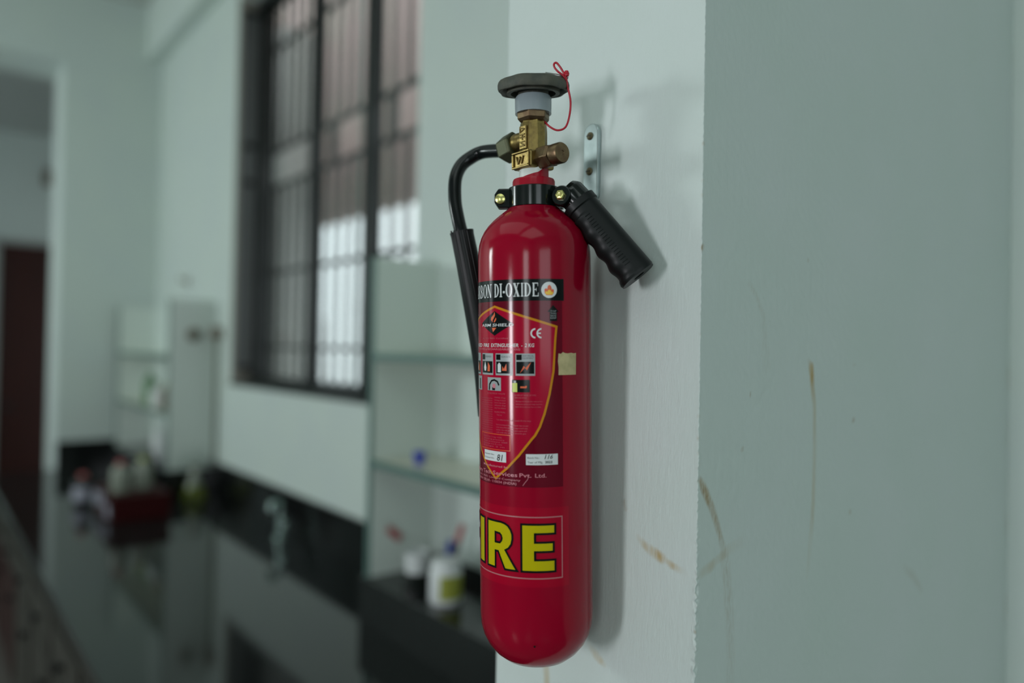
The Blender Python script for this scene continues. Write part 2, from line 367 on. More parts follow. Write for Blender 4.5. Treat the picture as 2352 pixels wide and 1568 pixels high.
for nm, colr, sc in (('ochre', (.40, .26, .05), (90, 90, 14)), ('brown', (.30, .21, .10), (420, 420, 90))):
    at = nt.nodes.new('ShaderNodeAttribute'); at.attribute_name = nm
    mp = nt.nodes.new('ShaderNodeMapping'); mp.inputs['Scale'].default_value = sc; mp.inputs['Rotation'].default_value = (0, .35 if nm == 'brown' else 0, 0)
    n = nt.nodes.new('ShaderNodeTexNoise'); n.inputs['Scale'].default_value = 1; n.inputs['Detail'].default_value = 3
    nt.links.new(tc.outputs['Object'], mp.inputs[0]); nt.links.new(mp.outputs[0], n.inputs['Vector'])
    rp = nt.nodes.new('ShaderNodeMapRange'); rp.inputs[1].default_value = .35; rp.inputs[2].default_value = .62; rp.inputs[3].default_value = .35 if nm == 'ochre' else .1
    nt.links.new(n.outputs[0], rp.inputs[0])
    mu = nt.nodes.new('ShaderNodeMath'); mu.operation = 'MULTIPLY'; nt.links.new(at.outputs['Fac'], mu.inputs[0]); nt.links.new(rp.outputs[0], mu.inputs[1])
    mx = nt.nodes.new('ShaderNodeMix'); mx.data_type = 'RGBA'; mx.inputs[7].default_value = (*colr, 1)
    nt.links.new(mu.outputs[0], mx.inputs[0]); nt.links.new(prev, mx.inputs[6]); prev = mx.outputs[2]
nt.links.new(prev, bs.inputs['Base Color'])
mpb = nt.nodes.new('ShaderNodeMapping'); mpb.inputs['Scale'].default_value = (1, 1.6, .42); mpb.inputs['Rotation'].default_value = (0, .25, 0)
nb = nt.nodes.new('ShaderNodeTexNoise'); nb.inputs['Scale'].default_value = 330; nb.inputs['Detail'].default_value = 4
bb = nt.nodes.new('ShaderNodeBump'); bb.inputs['Strength'].default_value = .40; bb.inputs['Distance'].default_value = .0010
nt.links.new(tc.outputs['Object'], mpb.inputs[0]); nt.links.new(mpb.outputs[0], nb.inputs['Vector']); nt.links.new(nb.outputs[0], bb.inputs['Height']); nt.links.new(bb.outputs[0], bs.inputs['Normal'])
me.materials.append(pm)

# ------------------------------------------------------------------ window in the right wall
wd = thing('window_1', None, None, (1.48, (WY0 + WY1) / 2, WZ0)); tag(wd, kind='structure')
def wl(*a): return [a[0] - 1.48, a[1] - 1.48, a[2] - (WY0 + WY1) / 2, a[3] - (WY0 + WY1) / 2, a[4] - WZ0, a[5] - WZ0]
obj('window_frame', boxes(wl(1.43, 1.52, WY0, WY1, WZ0, 1.475), wl(1.43, 1.52, WY0, WY1, 3.47, WZ1), wl(1.43, 1.52, 3.97, WY1, 1.475, 3.47),
                          wl(1.43, 1.52, WY0, 2.24, 1.475, 3.47)), 'frame', wd, bevel=.004)
obj('window_sill', box(*wl(1.333, 1.44, WY0, WY1, WZ0 - .002, WZ0 + .018)), 'frame', wd)
obj('mullion', box(*wl(1.44, 1.50, 2.725, 2.79, 1.475, 3.47)), 'frame', wd, bevel=.004)
obj('mullion', box(*wl(1.44, 1.50, 3.295, 3.34, 1.475, 3.47)), 'frame', wd, bevel=.004)
for y0_, y1_ in ((2.24, 2.725), (2.79, 3.295), (3.34, 3.97)):
    obj('pane', box(*wl(1.467, 1.471, y0_, y1_, 1.475, 3.47)), 'glass', wd)
# folded-back sash lining the far reveal
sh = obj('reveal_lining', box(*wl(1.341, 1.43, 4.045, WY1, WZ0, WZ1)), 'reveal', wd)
obj('sash', box(*wl(1.352, 1.43, 4.02, 4.045, 1.5, 3.45)), 'sash', wd, bevel=.003)
obj('sash_rail', boxes(wl(1.352, 1.364, 4.008, 4.02, 1.5, 3.45), *[wl(1.352, 1.43, 4.008, 4.02, z, z + .03) for z in (1.5, 2.50, 2.70, 3.42)]), 'frame', wd)
# security grille outside
gr = thing('window_grille', 'dark metal security grille of vertical bars and paired rails outside the window', 'grille', (1.56, 3.1, 1.43))
def gl(x0, x1, y0, y1, z0, z1): return (x0 - 1.56, x1 - 1.56, y0 - 3.1, y1 - 3.1, z0 - 1.43, z1 - 1.43)
for z in (1.63, 2.04, 2.52, 2.72, 3.30):
    obj('rail', box(*gl(1.548, 1.572, 2.1, 4.15, z - .009, z + .009)), 'bars', gr)
first = None
for k in range(18):
    y = 2.16 + .117 * k
    for z0, z1 in ((1.43, 2.51), (2.73, 3.56)):
        key = (z0, z1)
        obj('bar', box(*gl(1.551, 1.569, y - .011, y + .011, z0, z1)), 'bars', gr)
for y in (2.75, 3.32):
    obj('post', box(*gl(1.545, 1.575, y - .018, y + .018, 2.51, 2.73)), 'bars', gr)

# outside: veranda fascia, column and the building opposite
struct('trim_2', box(2.55, 2.75, 1.0, 9.5, 2.67, 5.6), 'out_pink')
ob = thing('building', 'bright white building facade seen through the window grille', 'building', (5.5, 6, 0))
obj('facade', box(0, .3, -5, 12, -2, 7), 'out_white', ob)
for k in range(6):
    y = -3.6 + k * 2.4
    f_ = obj('window', box(-.03, .02, y, y + .5, 1.0, 2.1), 'out_grey', ob); obj('pane', box(-.045, -.03, y + .05, y + .45, 1.06, 2.04), 'out_green', f_)
pl_ = thing('veranda_column', 'grey plastered column outside behind the left window panes', 'column', (2.4, 6.25, 0))
obj('shaft', box(-.14, .14, -.50, .42, .0, 4.2), 'out_grey', pl_, bevel=.01)
obj('base', box(-.16, .16, -.54, .46, -.1, .12), 'out_grey', pl_, bevel=.01)
pp = thing('drainpipe', 'thin green drainpipe outside seen through the middle window pane', 'pipe', (2.46, 4.72, 0))
obj('pipe', lathe([(.022, 0), (.022, 4.2)], 14), 'out_green', pp, smooth=True)
for z in (.6, 1.9, 3.2): obj('pipe_clip', ringband(.021, .028, z, z + .03, 14), 'out_grey', pp)
struct('ground', box(1.54, 9, -2, 16, -.2, -.1), 'out_grey')

# ------------------------------------------------------------------ counter
ZC = .80
ct = thing('counter_top', 'glossy black granite worktop along the window wall', 'worktop', (.86, 3.2, ZC))
obj('slab', box(.378 - .86, XW - .86, .705 - 3.2, YE - 3.2, -.035, 0), 'granite', ct, bevel=.004)
tag(obj('backsplash', box(1.322, XW - .001, .705, YE - .02, ZC, .985), 'granite', bevel=.002), 'black granite backsplash strip along the foot of the window wall', 'backsplash', 'granite backsplashes')
tag(obj('backsplash', box(.75, 1.321, YE - .02, YE - .001, ZC, .98), 'granite', bevel=.002), 'short black granite backsplash below the far wall, beside the doorway', 'backsplash', 'granite backsplashes')
bc = thing('base_cabinet', 'cream and dark red base cabinets under the black worktop', 'cabinet', (.40, 3.2, 0))
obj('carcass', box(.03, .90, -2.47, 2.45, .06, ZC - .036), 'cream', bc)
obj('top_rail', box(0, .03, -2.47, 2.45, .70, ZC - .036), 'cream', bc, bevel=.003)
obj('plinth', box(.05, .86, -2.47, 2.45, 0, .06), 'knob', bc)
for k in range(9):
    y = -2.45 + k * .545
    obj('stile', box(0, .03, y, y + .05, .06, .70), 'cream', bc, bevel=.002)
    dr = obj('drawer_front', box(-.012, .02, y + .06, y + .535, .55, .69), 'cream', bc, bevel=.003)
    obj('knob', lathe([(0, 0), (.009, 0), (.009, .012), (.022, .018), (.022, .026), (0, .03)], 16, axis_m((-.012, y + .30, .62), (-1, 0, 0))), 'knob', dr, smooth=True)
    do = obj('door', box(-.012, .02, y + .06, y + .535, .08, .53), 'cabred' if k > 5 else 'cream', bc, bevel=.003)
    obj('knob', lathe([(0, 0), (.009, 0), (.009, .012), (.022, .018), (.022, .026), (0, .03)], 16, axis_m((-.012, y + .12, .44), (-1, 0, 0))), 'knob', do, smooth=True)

# ------------------------------------------------------------------ shelf units on their black granite ledges
ZL = .942
def shelf_unit(ya, yb, ztop, sh1, sh2, label, lab_ledge, full_back):
    """near side panel at ya, far side at yb; front plane X = 1.09"""
    t = thing('shelf_unit', label, 'shelf', (1.215, (ya + yb) / 2, ZL)); ox, oy = 1.215, (ya + yb) / 2
    def L(a, b, c, d_, e, f): return (a - ox, b - ox, c - oy, d_ - oy, e - ZL, f - ZL)
    for i, y in enumerate((ya, yb)):
        p = obj('side_panel', box(*L(1.094, 1.320, y - .009, y + .009, ZL, ztop)), 'panel', t)
        obj('edge_strip', box(*L(1.088, 1.094, y - .010, y + .010, ZL, ztop)), 'edging', p)
    lo, hi = min(ya, yb) + .009, max(ya, yb) - .009
    obj('back_panel', box(*L(1.3205, XW - .001, lo - .018, hi + .018, ZL + .045, ztop)), 'panel_b', t)
    for z in (sh1, sh2):
        s = obj('shelf_board', box(*L(1.096, 1.320, lo, hi, z - .018, z)), 'shelf', t)
        obj('edge_strip', box(*L(1.088, 1.096, lo, hi, z - .020, z + .001)), 'edging', s)
    tag(obj('granite_ledge', box(1.075, 1.321, lo - .03, hi + .03, ZC, ZL), 'granite', bevel=.002), lab_ledge, 'ledge', 'granite ledges under the shelf units')
    return t
shelf_unit(2.025, .735, 1.915, 1.620, 1.298, 'white shelf unit with green edges, nearest the extinguisher, right of the window', 'black granite ledge under the shelf unit behind the extinguisher', True)
shelf_unit(4.33, 5.62, 1.885, 1.575, 1.255, 'white shelf unit with green edges in the far corner, left of the window', 'black granite ledge under the far corner shelf unit', True)

# ------------------------------------------------------------------ small things on counter and shelves
def lathe_part(name, prof, m, parent, n=28, loc=(0, 0, 0), **k):
    return obj(name, lathe(prof, n, Matrix.Translation(loc)), m, parent, smooth=True, **k)
# red carton
bx = thing('carton', 'dark red cardboard carton with white print on its end, on the black worktop', 'box', (.86, 4.02, ZC + .001))
obj('body', box(-.128, .128, -.2, .22, 0, .116), 'carton', bx, bevel=.003)
obj('lid', box(-.131, .131, -.203, .223, .085, .121), 'carton', bx, bevel=.003)
for a in ((-.134, -.131, -.16, -.08, .015, .075), (-.134, -.131, -.02, .05, .05, .11), (-.134, -.131, .10, .18, .03, .10)):
    obj('printed_patch', box(*a), 'wp', bx)
# cloudy bottles standing behind the carton
def bottle(label, loc, r, h, m, capm, lab=None, neck=.35, cat='bottle', group=None, name='bottle'):
    t = thing(name, label, cat, loc, group)
    lathe_part('body', [(0, 0), (r * .92, 0), (r, .006), (r, h * .68), (r * .9, h * .76), (r * neck, h * .86), (r * neck, h * .90), (0, h * .90)], m, t)
    lathe_part('cap', [(0, h * .88), (r * neck * 1.25, h * .88), (r * neck * 1.25, h * .985), (r * neck, h), (0, h)], capm, t)
    if lab: obj('label', ringband(r * 1.002, r * 1.02, h * .15, h * .58, 28), lab, t, smooth=True)
    return t
bottle('cloudy plastic bottle with a red cap, standing on the red carton', (.79, 3.94, .9225), .042, .150, 'clear', 'pinkred')
bottle('cloudy plastic bottle with a yellow cap, standing on the red carton', (.90, 3.99, .9225), .042, .155, 'clear', 'lime')
bottle('slim black bottle standing behind the red carton', (1.05, 4.47, ZC + .001), .035, .235, 'darkb', 'darkb')
bottle('small dark bottle at the left end of the red carton', (.70, 4.36, ZC + .001), .045, .16, 'darkb', 'pinkred', 'wp')
fl = thing('flask', 'conical flask holding olive liquid beside the far shelf unit', 'flask', (1.20, 4.18, ZC + .001))
lathe_part('glass_body', [(0, 0), (.062, 0), (.065, .008), (.025, .125), (.022, .18), (.026, .185), (.021, .185), (.018, .18), (0, .15)], 'clear', fl)
lathe_part('liquid', [(.0655, .004), (.0665, .012), (.0445, .075), (.042, .075), (.06, .004)], 'olive', fl)
ty = thing('tray', 'shallow beige tray lying on the worktop behind the flask', 'tray', (1.02, 4.62, ZC + .001))
obj('base', box(-.03, .04, -.12, .10, 0, .006), 'cream', ty)
obj('rim', boxes((-.03, .04, -.12, -.114, .006, .03), (-.03, .04, .094, .10, .006, .03), (-.03, -.024, -.114, .094, .006, .03), (.034, .04, -.114, .094, .006, .03)), 'cream', ty)
# things on the far shelf
bottle('little green bottle on the lower shelf of the far corner unit', (1.17, 5.05, 1.256), .040, .20, 'greenp', 'greenp')
bottle('little white bottle on the lower shelf of the far corner unit', (1.16, 4.82, 1.256), .042, .13, 'w', 'w')
bottle('little brown bottle nearest the side panel on the far shelf unit', (1.15, 4.58, 1.256), .034, .15, 'brownp', 'lime')
bottle('pale bottle on the black ledge inside the far corner unit', (1.16, 4.75, ZL + .001), .042, .19, 'w', 'w')
# tap
tp = thing('water_tap', 'dull chrome swan-neck tap on the black worktop below the window', 'tap', (1.255, 3.12, ZC + .001))
lathe_part('base', [(0, 0), (.028, 0), (.028, .008), (.017, .014), (.017, .03), (0, .03)], 'chrome', tp)
obj('spout', tube([(0, 0, .02), (0, 0, .13), (-.008, 0, .155), (-.035, 0, .160), (-.045, 0, .13)], .013, 16), 'chrome', tp, smooth=True)
lathe_part('handle', [(0, 0), (.008, 0), (.008, .02), (.020, .024), (.020, .036), (0, .04)], 'chrome', tp, loc=(0, -.045, .05))
obj('valve_body', tube([(0, 0, .05), (0, -.05, .05)], .012, 14, 2), 'chrome', tp, smooth=True)
# gas tap and pipe
gt = thing('gas_tap', 'tarnished brown gas valve with a thin pipe down the wall beside the far shelf unit', 'valve', (1.335, 4.235, 1.69))
obj('pipe', tube([(-.016, 0, -.70), (-.016, 0, 0)], .009, 12, 2), 'nut', gt, smooth=True)
obj('valve_body', tube([(-.018, -.03, 0), (-.018, .05, 0)], .022, 16, 2), 'brownp', gt, smooth=True)
lathe_part('knob', [(0, 0), (.010, 0), (.010, .02), (.030, .026), (.030, .045), (0, .05)], 'brownp', gt, loc=(-.02, .0, 0))
gt2 = thing('wall_socket', 'small brown round socket on the near side panel of the far shelf unit', 'socket', (1.215, 4.318, 1.69))
obj('plate', lathe([(0, 0), (.036, 0), (.036, .010), (.03, .016), (0, .016)], 28, axis_m((0, 0, 0), (0, -1, 0))), 'brownp', gt2, smooth=True)
obj('plug', lathe([(0, .014), (.020, .014), (.018, .04), (0, .042)], 20, axis_m((0, 0, 0), (0, -1, 0))), 'nut', gt2, smooth=True)
hk = thing('wall_hook', 'small brown hook on the wall above the far shelf unit', 'hook', (1.338, 4.9, 2.03))
obj('plate', box(-.006, 0, -.02, .02, -.03, .03), 'brownp', hk, bevel=.003)
obj('peg', tube([(-.004, 0, .005), (-.04, 0, 0), (-.045, 0, .03)], .006, 10), 'brownp', hk, smooth=True)
el = thing('wall_lamp', 'small dark fitting on the passage wall above the brown door', 'lamp', (.93, 7.995, 3.15))
obj('body', box(-.03, .03, -.08, 0, -.09, .05), 'brownp', el, bevel=.01)
obj('bracket', box(-.012, .012, -.03, 0, .05, .10), 'doorframe', el)
# things on and under the near shelf unit
t = thing('white_cup', 'white plastic cup standing on a black stand on the granite ledge', 'cup', (1.165, 1.865, ZL + .001))
lathe_part('stand', [(0, 0), (.036, 0), (.038, .01), (.034, .035), (.036, .040), (0, .040)], 'darkb', t)
lathe_part('cup_body', [(0, .040), (.031, .040), (.036, .10), (.034, .10), (.029, .044), (0, .044)], 'w', t)
t = thing('storage_jar', 'white plastic jar with a yellow-green label on the granite ledge', 'jar', (1.157, 1.70, ZL + .001))
lathe_part('body', [(0, 0), (.042, 0), (.045, .006), (.045, .088), (.038, .098), (0, .098)], 'w', t)
lathe_part('lid', [(0, .094), (.040, .094), (.040, .114), (.037, .118), (0, .118)], 'w', t)
lb = bmesh.new(); n = 14
for i in range(n + 1):
    a = math.radians(215 + 105 * i / n)
    for z in (.016, .080): lb.verts.new((.0457 * math.cos(a), .0457 * math.sin(a), z))
lb.verts.ensure_lookup_table()
for i in range(n): lb.faces.new([lb.verts[k] for k in (2 * i, 2 * i + 2, 2 * i + 3, 2 * i + 1)])
obj('label', lb, 'lime', t, smooth=True)
t = thing('pen_pot', 'dark pot holding a blue and a faded red marker beside the white jar', 'pot', (1.225, 1.80, ZL + .001))
lathe_part('pot', [(0, 0), (.028, 0), (.030, .09), (.028, .09), (.026, .006), (0, .006)], 'darkb', t)
obj('marker', tube([(.004, .012, .008), (.012, -.005, .135)], .008, 10, 2), 'blue', t, smooth=True)
mk = obj('marker', tube([(-.006, -.010, .008), (.02, -.036, .15)], .008, 10, 2), 'darkb', t, smooth=True)
obj('marker_cap', tube([(.017, -.033, .137), (.028, -.044, .187)], .0095, 10, 2), 'pinkred', mk, smooth=True)
t = thing('blue_stopper', 'small bright blue stopper on the lower shelf near the window', 'stopper', (1.165, 1.86, 1.299))
lathe_part('grip', [(0, .014), (.014, .014), (.019, .022), (.019, .032), (.014, .038), (0, .040)], 'blue', t)
lathe_part('plug', [(0, 0), (.012, 0), (.015, .015), (0, .015)], 'blue', t)
t = thing('red_tag', 'faded red tag on the side panel below the lower shelf near the window', 'tag', (1.175, 2.014, 1.063))
mtag = Matrix.Rotation(math.radians(-90), 4, 'Z') @ Matrix.Rotation(math.radians(-40), 4, 'X') @ Matrix.Translation((-.001, 0, 0)) @ Matrix.Diagonal((-1, 1, 1, 1))
bmt = box(-.006, 0, -.030, .030, -.012, .012); bmesh.ops.transform(bmt, matrix=mtag, verts=bmt.verts[:]); obj('tag_body', bmt, 'pinkred', t, bevel=.003)
obj('hanger', tube([(-.018, -.003, .012), (-.026, -.003, .045)], .0015, 6, 2), 'steel', t)

# ================================================================== FIRE EXTINGUISHER
EX = thing('fire_extinguisher', 'red carbon dioxide fire extinguisher with brass valve hanging on the wall bracket', 'fire extinguisher', (.477, .553, CZ))
th = -math.atan2(.477, .553)
EX.rotation_mode = 'QUATERNION'
EX.rotation_quaternion = (Matrix.Rotation(-.0331, 3, 'Y') @ Matrix.Rotation(th, 3, 'Z')).to_quaternion()
R = .0553
prof = [(0, -.3045), (.012, -.3045), (.0235, -.3030), (.0335, -.2990), (.0415, -.2925), (.0475, -.2850), (.0520, -.2760), (.0545, -.2665), (R, -.2560),
        (R, .0880), (.0550, .0960), (.0541, .1030), (.0522, .1095), (.0494, .1155), (.0456, .1210), (.0405, .1265), (.0345, .1318), (.0285, .1362), (.0240, .1395), (.0225, .1415), (.0215, .150), (0, .150)]
fine_ = []
for (a, b), (c, d_) in zip(prof, prof[1:]):
    fine_.append((a, b))
    if abs(d_ - b) > .05:
        for k in range(1, 12): fine_.append((a + (c - a) * k / 12, b + (d_ - b) * k / 12))
fine_.append(prof[-1])
body = obj('cylinder_body', lathe(fine_, 128), 'red', EX, smooth=True)

# valve: outlets run along the wall (world Y)
U = Vector((-.653, .757, 0)); N = Vector((-.757, -.653, 0))       # +Y world and -X world in local axes
def vb(nm, t0, t1, z, r, m, n, par, rot=0, cham=0, r2=None):
    r2 = r2 or r; L = t1 - t0
    pr = [(0, 0), (r - cham, 0), (r, cham), (r2, L - cham), (r2 - cham, L), (0, L)] if cham else [(0, 0), (r, 0), (r2, L), (0, L)]
    b = lathe(pr, n, axis_m((U.x * t0, U.y * t0, z), U * (1 if t1 > t0 else -1)) @ Matrix.Rotation(rot, 4, 'Z')) if t1 > t0 else None
    return obj(nm, b, m, par, smooth=(n > 12), bevel=0 if n > 12 else .0006)
# neck
obj('neck_seal', lathe([(.0143, .150), (.0143, .1815)], 48), 'white_neck', EX, smooth=True)
cl = obj('neck_ring', lathe([(.0205, .150), (.0207, .1655), (.0200, .1672), (.0150, .1680)], 72, rfun=lambda a, r, z: 1 + (.010 * math.cos(22 * a) if z < .166 else 0)), 'redneck', EX, smooth=True)
bm = bmesh.new(); n = 72; lo, hi = [], []                        # slanted red paint skirt over the white seal
for i in range(n):
    a = 2 * PI * i / n; x, y = math.cos(a), math.sin(a)
    zt = .1675 + .0038 * (x + 1) + (max(0, x - .25) ** 1.6) * .013
    zt = min(zt, .1815)
    lo.append(bm.verts.new((.0148 * x, .0148 * y, .165))); hi.append(bm.verts.new((.01465 * x, .01465 * y, zt)))
for i in range(n): j = (i + 1) % n; bm.faces.new((lo[i], lo[j], hi[j], hi[i]))
obj('paint_skirt', bm, 'redneck', EX, smooth=True)
vt = obj('valve_body', lathe([(0, .176), (.0125, .176), (.0135, .182), (.0135, .214), (.0128, .222), (.0115, .226), (.0115, .229), (0, .229)], 10), 'brass', EX, bevel=.0012)
zr = math.atan2(U.y, U.x)
RZ = Matrix.Rotation(zr - PI / 2, 4, 'Z')                        # local frame: +Y along U
b = box(-.016, .0155, -.0135, .0135, .1765, .1935); bmesh.ops.transform(b, matrix=RZ, verts=b.verts[:]); vb1 = obj('valve_block', b, 'brass', EX, bevel=.002)
# raised frame and mark on the face of the block (faces world -X)
fr = boxes((-.0178, -.016, -.0128, .0128, .1770, .1790), (-.0178, -.016, -.0128, .0128, .1912, .1932), (-.0178, -.016, -.0128, -.0104, .179, .1912), (-.0178, -.016, .0104, .0128, .179, .1912))
bmesh.ops.transform(fr, matrix=RZ, verts=fr.verts[:]); obj('raised_frame', fr, 'brass', vb1, bevel=.0006)
wv = bmesh.new()
for y0_, y1_, z0, z1 in ((.0065, .0040, .1885, .1815), (.0040, .0015, .1815, .1880), (.0015, -.0010, .1880, .1815), (-.0010, -.0035, .1815, .1885)):
    wv2 = tube([(-.0165, y0_, z0), (-.0165, y1_, z1)], .0009, 6, 1, bm=wv, smooth=False)
bmesh.ops.transform(wv, matrix=RZ, verts=wv.verts[:]); obj('cast_letter', wv, 'brass', vb1)
# cast column plate with raised marks
pc = boxes((-.0142, -.0125, -.0052, .0052, .1955, .2185)); bmesh.ops.transform(pc, matrix=RZ, verts=pc.verts[:]); cp = obj('cast_plate', pc, 'brass', vt, bevel=.0008)
mk_ = bmesh.new()
for s in (((.0035, .2165), (.0035, .212)), ((.0035, .2165), (-.003, .2145)), ((-.003, .2145), (.0035, .212)), ((.0035, .2095), (-.0035, .2095)), ((.0035, .2070), (-.0035, .2070)), ((.0, .2095), (0, .2045)),
          ((.0035, .2025), (-.0035, .1985)), ((.0035, .1985), (-.0035, .1985)), ((-.0035, .2025), (.0035, .2025))):
    tube([(-.0143, s[0][0], s[0][1]), (-.0143, s[1][0], s[1][1])], .00065, 6, 1, bm=mk_, smooth=False)
bmesh.ops.transform(mk_, matrix=RZ, verts=mk_.verts[:]); obj('cast_letter', mk_, 'brass', cp)
# left outlet, nut and hose
def along(s, z): return (U.x * s, U.y * s, z)
tilt = Vector((U.x, U.y, -.16))
obj('outlet_pipe', lathe([(0, 0), (.0088, 0), (.0088, .006), (.0094, .007), (.0094, .012), (0, .012)], 32, axis_m(along(.008, .2085), U) @ Matrix.Scale(1.5, 4, (0, 0, 1))), 'brass', EX, smooth=True)
obj('hose_nut', lathe([(0, 0), (.0125, 0), (.0145, .002), (.0145, .0165), (.0100, .0225), (0, .0225)], 6, axis_m(along(.026, .2075), tilt) @ Matrix.Rotation(.35, 4, 'Z')), 'nut', EX, bevel=.0009)
pts = [along(.045, .2045), along(.056, .2030)]
hs = [(-.0495, .1943, .062), (-.0625, .1885, .066), (-.072, .1805, .064), (-.0773, .1677, .060), (-.0779, .1484, .056), (-.0758, .1333, .053), (-.0717, .1161, .05), (-.066, .105, .05)]
pts = [along(.043, .2050)]
for x, z, y in hs:
    k = (.731 + y) / .731; pts.append((x * k, y, z * k))
ho = obj('discharge_hose', tube(pts, .0071, 28, 8), 'hose', EX, smooth=True)
k = 1.068
hp = [(-.0715 * k, .050, .1165 * k), (-.0655 * k, .050, .086 * k), (-.0600 * k, .051, .055 * k), (-.0540 * k, .053, .020 * k), (-.048 * k, .056, -.02), (-.044 * k, .058, -.07)]
hn = obj('discharge_horn', tube(hp, .0125, 28, 8, rfun=lambda t: .0128 if t < .02 else (.0122 + .002 * t)), 'rubber', EX, smooth=True)
rb = bmesh.new()
for a in (-2.6, -2.2, -1.8, -1.4, -1.0):
    tube([(p[0] + .0122 * math.cos(a), p[1] + .0122 * math.sin(a), p[2]) for p in hp[:4]], .0009, 6, 3, bm=rb)
obj('horn_rib', rb, 'rubber', hn, smooth=True)['kind'] = 'stuff'
# right outlet
obj('outlet_hex', lathe([(0, 0), (.0108, 0), (.0116, .0015), (.0116, .0145), (.0100, .0175), (0, .0175)], 6, axis_m(along(-.0115, .1865), -U) @ Matrix.Rotation(.2, 4, 'Z')), 'brass_d', EX, bevel=.0007)
cpn = obj('outlet_cap', lathe([(0, 0), (.0078, 0), (.0078, .003), (.0100, .0035), (.0100, .0125), (.0090, .0140), (.0022, .0140), (.0018, .0134), (0, .0134)], 40, axis_m(along(-.0275, .1865), -U)), 'brass_d', EX, smooth=True)
# top hex, grey collar, wheel
obj('gland_nut', lathe([(0, .2235), (.0138, .2235), (.0162, .2265), (.0166, .2350), (0, .2350)], 6, Matrix.Rotation(.25, 4, 'Z')), 'brass_d', EX, bevel=.0008)
obj('plastic_collar', lathe([(0, .2325), (.0178, .2318), (.0180, .2400), (.0180, .2462), (.0168, .2485), (0, .2490)], 96, rfun=lambda a, r, z: 1 + .008 * (abs(math.sin(7 * a)) - .5)), 'collar', EX, smooth=True)
def lob(a, r, z):
    return 1 + (.036 * math.cos(7 * (a + .15)) * min(1, max(0, (r - .018) / .012)))
wh = obj('hand_wheel', lathe([(0, .2545), (.0120, .2545), (.0160, .2565), (.0280, .2568), (.0300, .2540), (.0322, .2526), (.0337, .2530), (.0344, .2548), (.0345, .2582), (.0338, .2608), (.0322, .2630), (.0294, .2645), (.0250, .2654), (.0200, .2658), (.0080, .2662), (0, .2662)], 140, rfun=lob), 'wheel', EX, smooth=True)
obj('wheel_hub', lathe([(0, .2470), (.0125, .2470), (.0150, .2485), (.0150, .2575), (0, .2575)], 20), 'wheel', wh, bevel=.0006)
obj('wheel_under_ring', ringband(.0222, .0262, .2512, .2572, 70), 'wheel', wh, smooth=False)
wh.matrix_local = Matrix.Translation((0, 0, .2605)) @ Matrix.Rotation(math.radians(5.5), 4, 'X') @ Matrix.Translation((0, 0, -.2600))
# safety pin and red tie
obj('safety_pin', tube([(.012, -.012, .2672), (.034, -.006, .2655)], .0017, 10, 2), 'steel', EX, smooth=True)
# red pull tie: px-plane outline sits slightly in front of the axis
sp = [(.0325, .2650), (.0290, .2700), (.0245, .2735), (.0212, .2775), (.0206, .2808), (.0228, .2822), (.0262, .2785), (.0300, .2722), (.0325, .2668), (.0338, .2590), (.0366, .2440), (.0354, .2300), (.0315, .2190), (.0238, .2160), (.0162, .2195), (.0110, .2245)]
sy = [-.012] * 9 + [-.011, -.010, -.009, -.008, -.007, -.006, -.004]
obj('pull_tie', tube([(x * (1 + y / .731), y, z * (1 + y / .731)) for (x, z), y in zip(sp, sy)], .0010, 10, 7), 'string', EX, smooth=True)
obj('tie_knot', lathe([(0, -.003), (.0022, -.002), (.0028, .0005), (.0018, .003), (0, .0035)], 14, Matrix.Translation((.0323, -.012, .2665))), 'string', EX, smooth=True)

# clamp band, ears, bolts
cb = obj('clamp_band', ringband(.0222, .0249, .1392, .1590, 96), 'blk', EX, smooth=True, bevel=.0007)
def ear(x0, x1, z0, z1, y0, y1, name='clamp_ear'):
    bm = bmesh.new(); h_ = (z1 - z0); c = .0042
    sgn = -1 if x0 < 0 else 1
    pts = [(x1, z0), (x1, z1), (x0 - sgn * c, z1), (x0, z1 - h_ * .32), (x0, z0 + h_ * .34), (x0 - sgn * c, z0)]
    A = [bm.verts.new((x, y0, z)) for x, z in pts]; Bv = [bm.verts.new((x, y1, z)) for x, z in pts]
    bm.faces.new(A); bm.faces.new(Bv[::-1])
    for i in range(6): j = (i + 1) % 6; bm.faces.new((A[i], A[j], Bv[j], Bv[i]))
    return obj(name, bm, 'blk', cb, bevel=.0013, seg=3)
ear(-.0388, -.0225, .1392, .1582, -.0065, -.002)
ear(-.0388, -.0225, .1392, .1582, .001, .0055)
ear(.040, .0222, .1400, .1580, -.0065, -.002)
obj('clamp_bolt', lathe([(0, 0), (.0050, 0), (.0052, .0008), (.0048, .0030), (.0030, .0038), (0, .0040)], 28, axis_m((-.0326, -.0065, .1478), (-.1, -1, 0))), 'bolt', cb, smooth=True)
# handle arm
hd = Vector((.0675, -.020, -.0835)).normalized()
arm = tube([(.0310, -.0135, .1555), (.0350, -.0140, .1515), (.0430, -.0155, .1430), (.0530, -.0185, .1325)], .012, 24, 5, rfun=lambda t: .0108 + .0035 * min(1, t * 3))
am = obj('handle_arm', arm, 'blk', EX, smooth=True)
m_s = axis_m((.0268, -.0235, .1470), (-.45, -1, .05))
obj('arm_boss', lathe([(0, -.010), (.0095, -.010), (.0098, .002), (.0088, .0035), (0, .0035)], 32, m_s), 'blk', am, smooth=True)
obj('clamp_bolt', lathe([(0, .003), (.0050, .003), (.0052, .0042), (.0050, .0060), (.0040, .0072), (.0015, .0074), (.0010, .0066), (0, .0066)], 6, m_s), 'bolt', am, bevel=.0004)
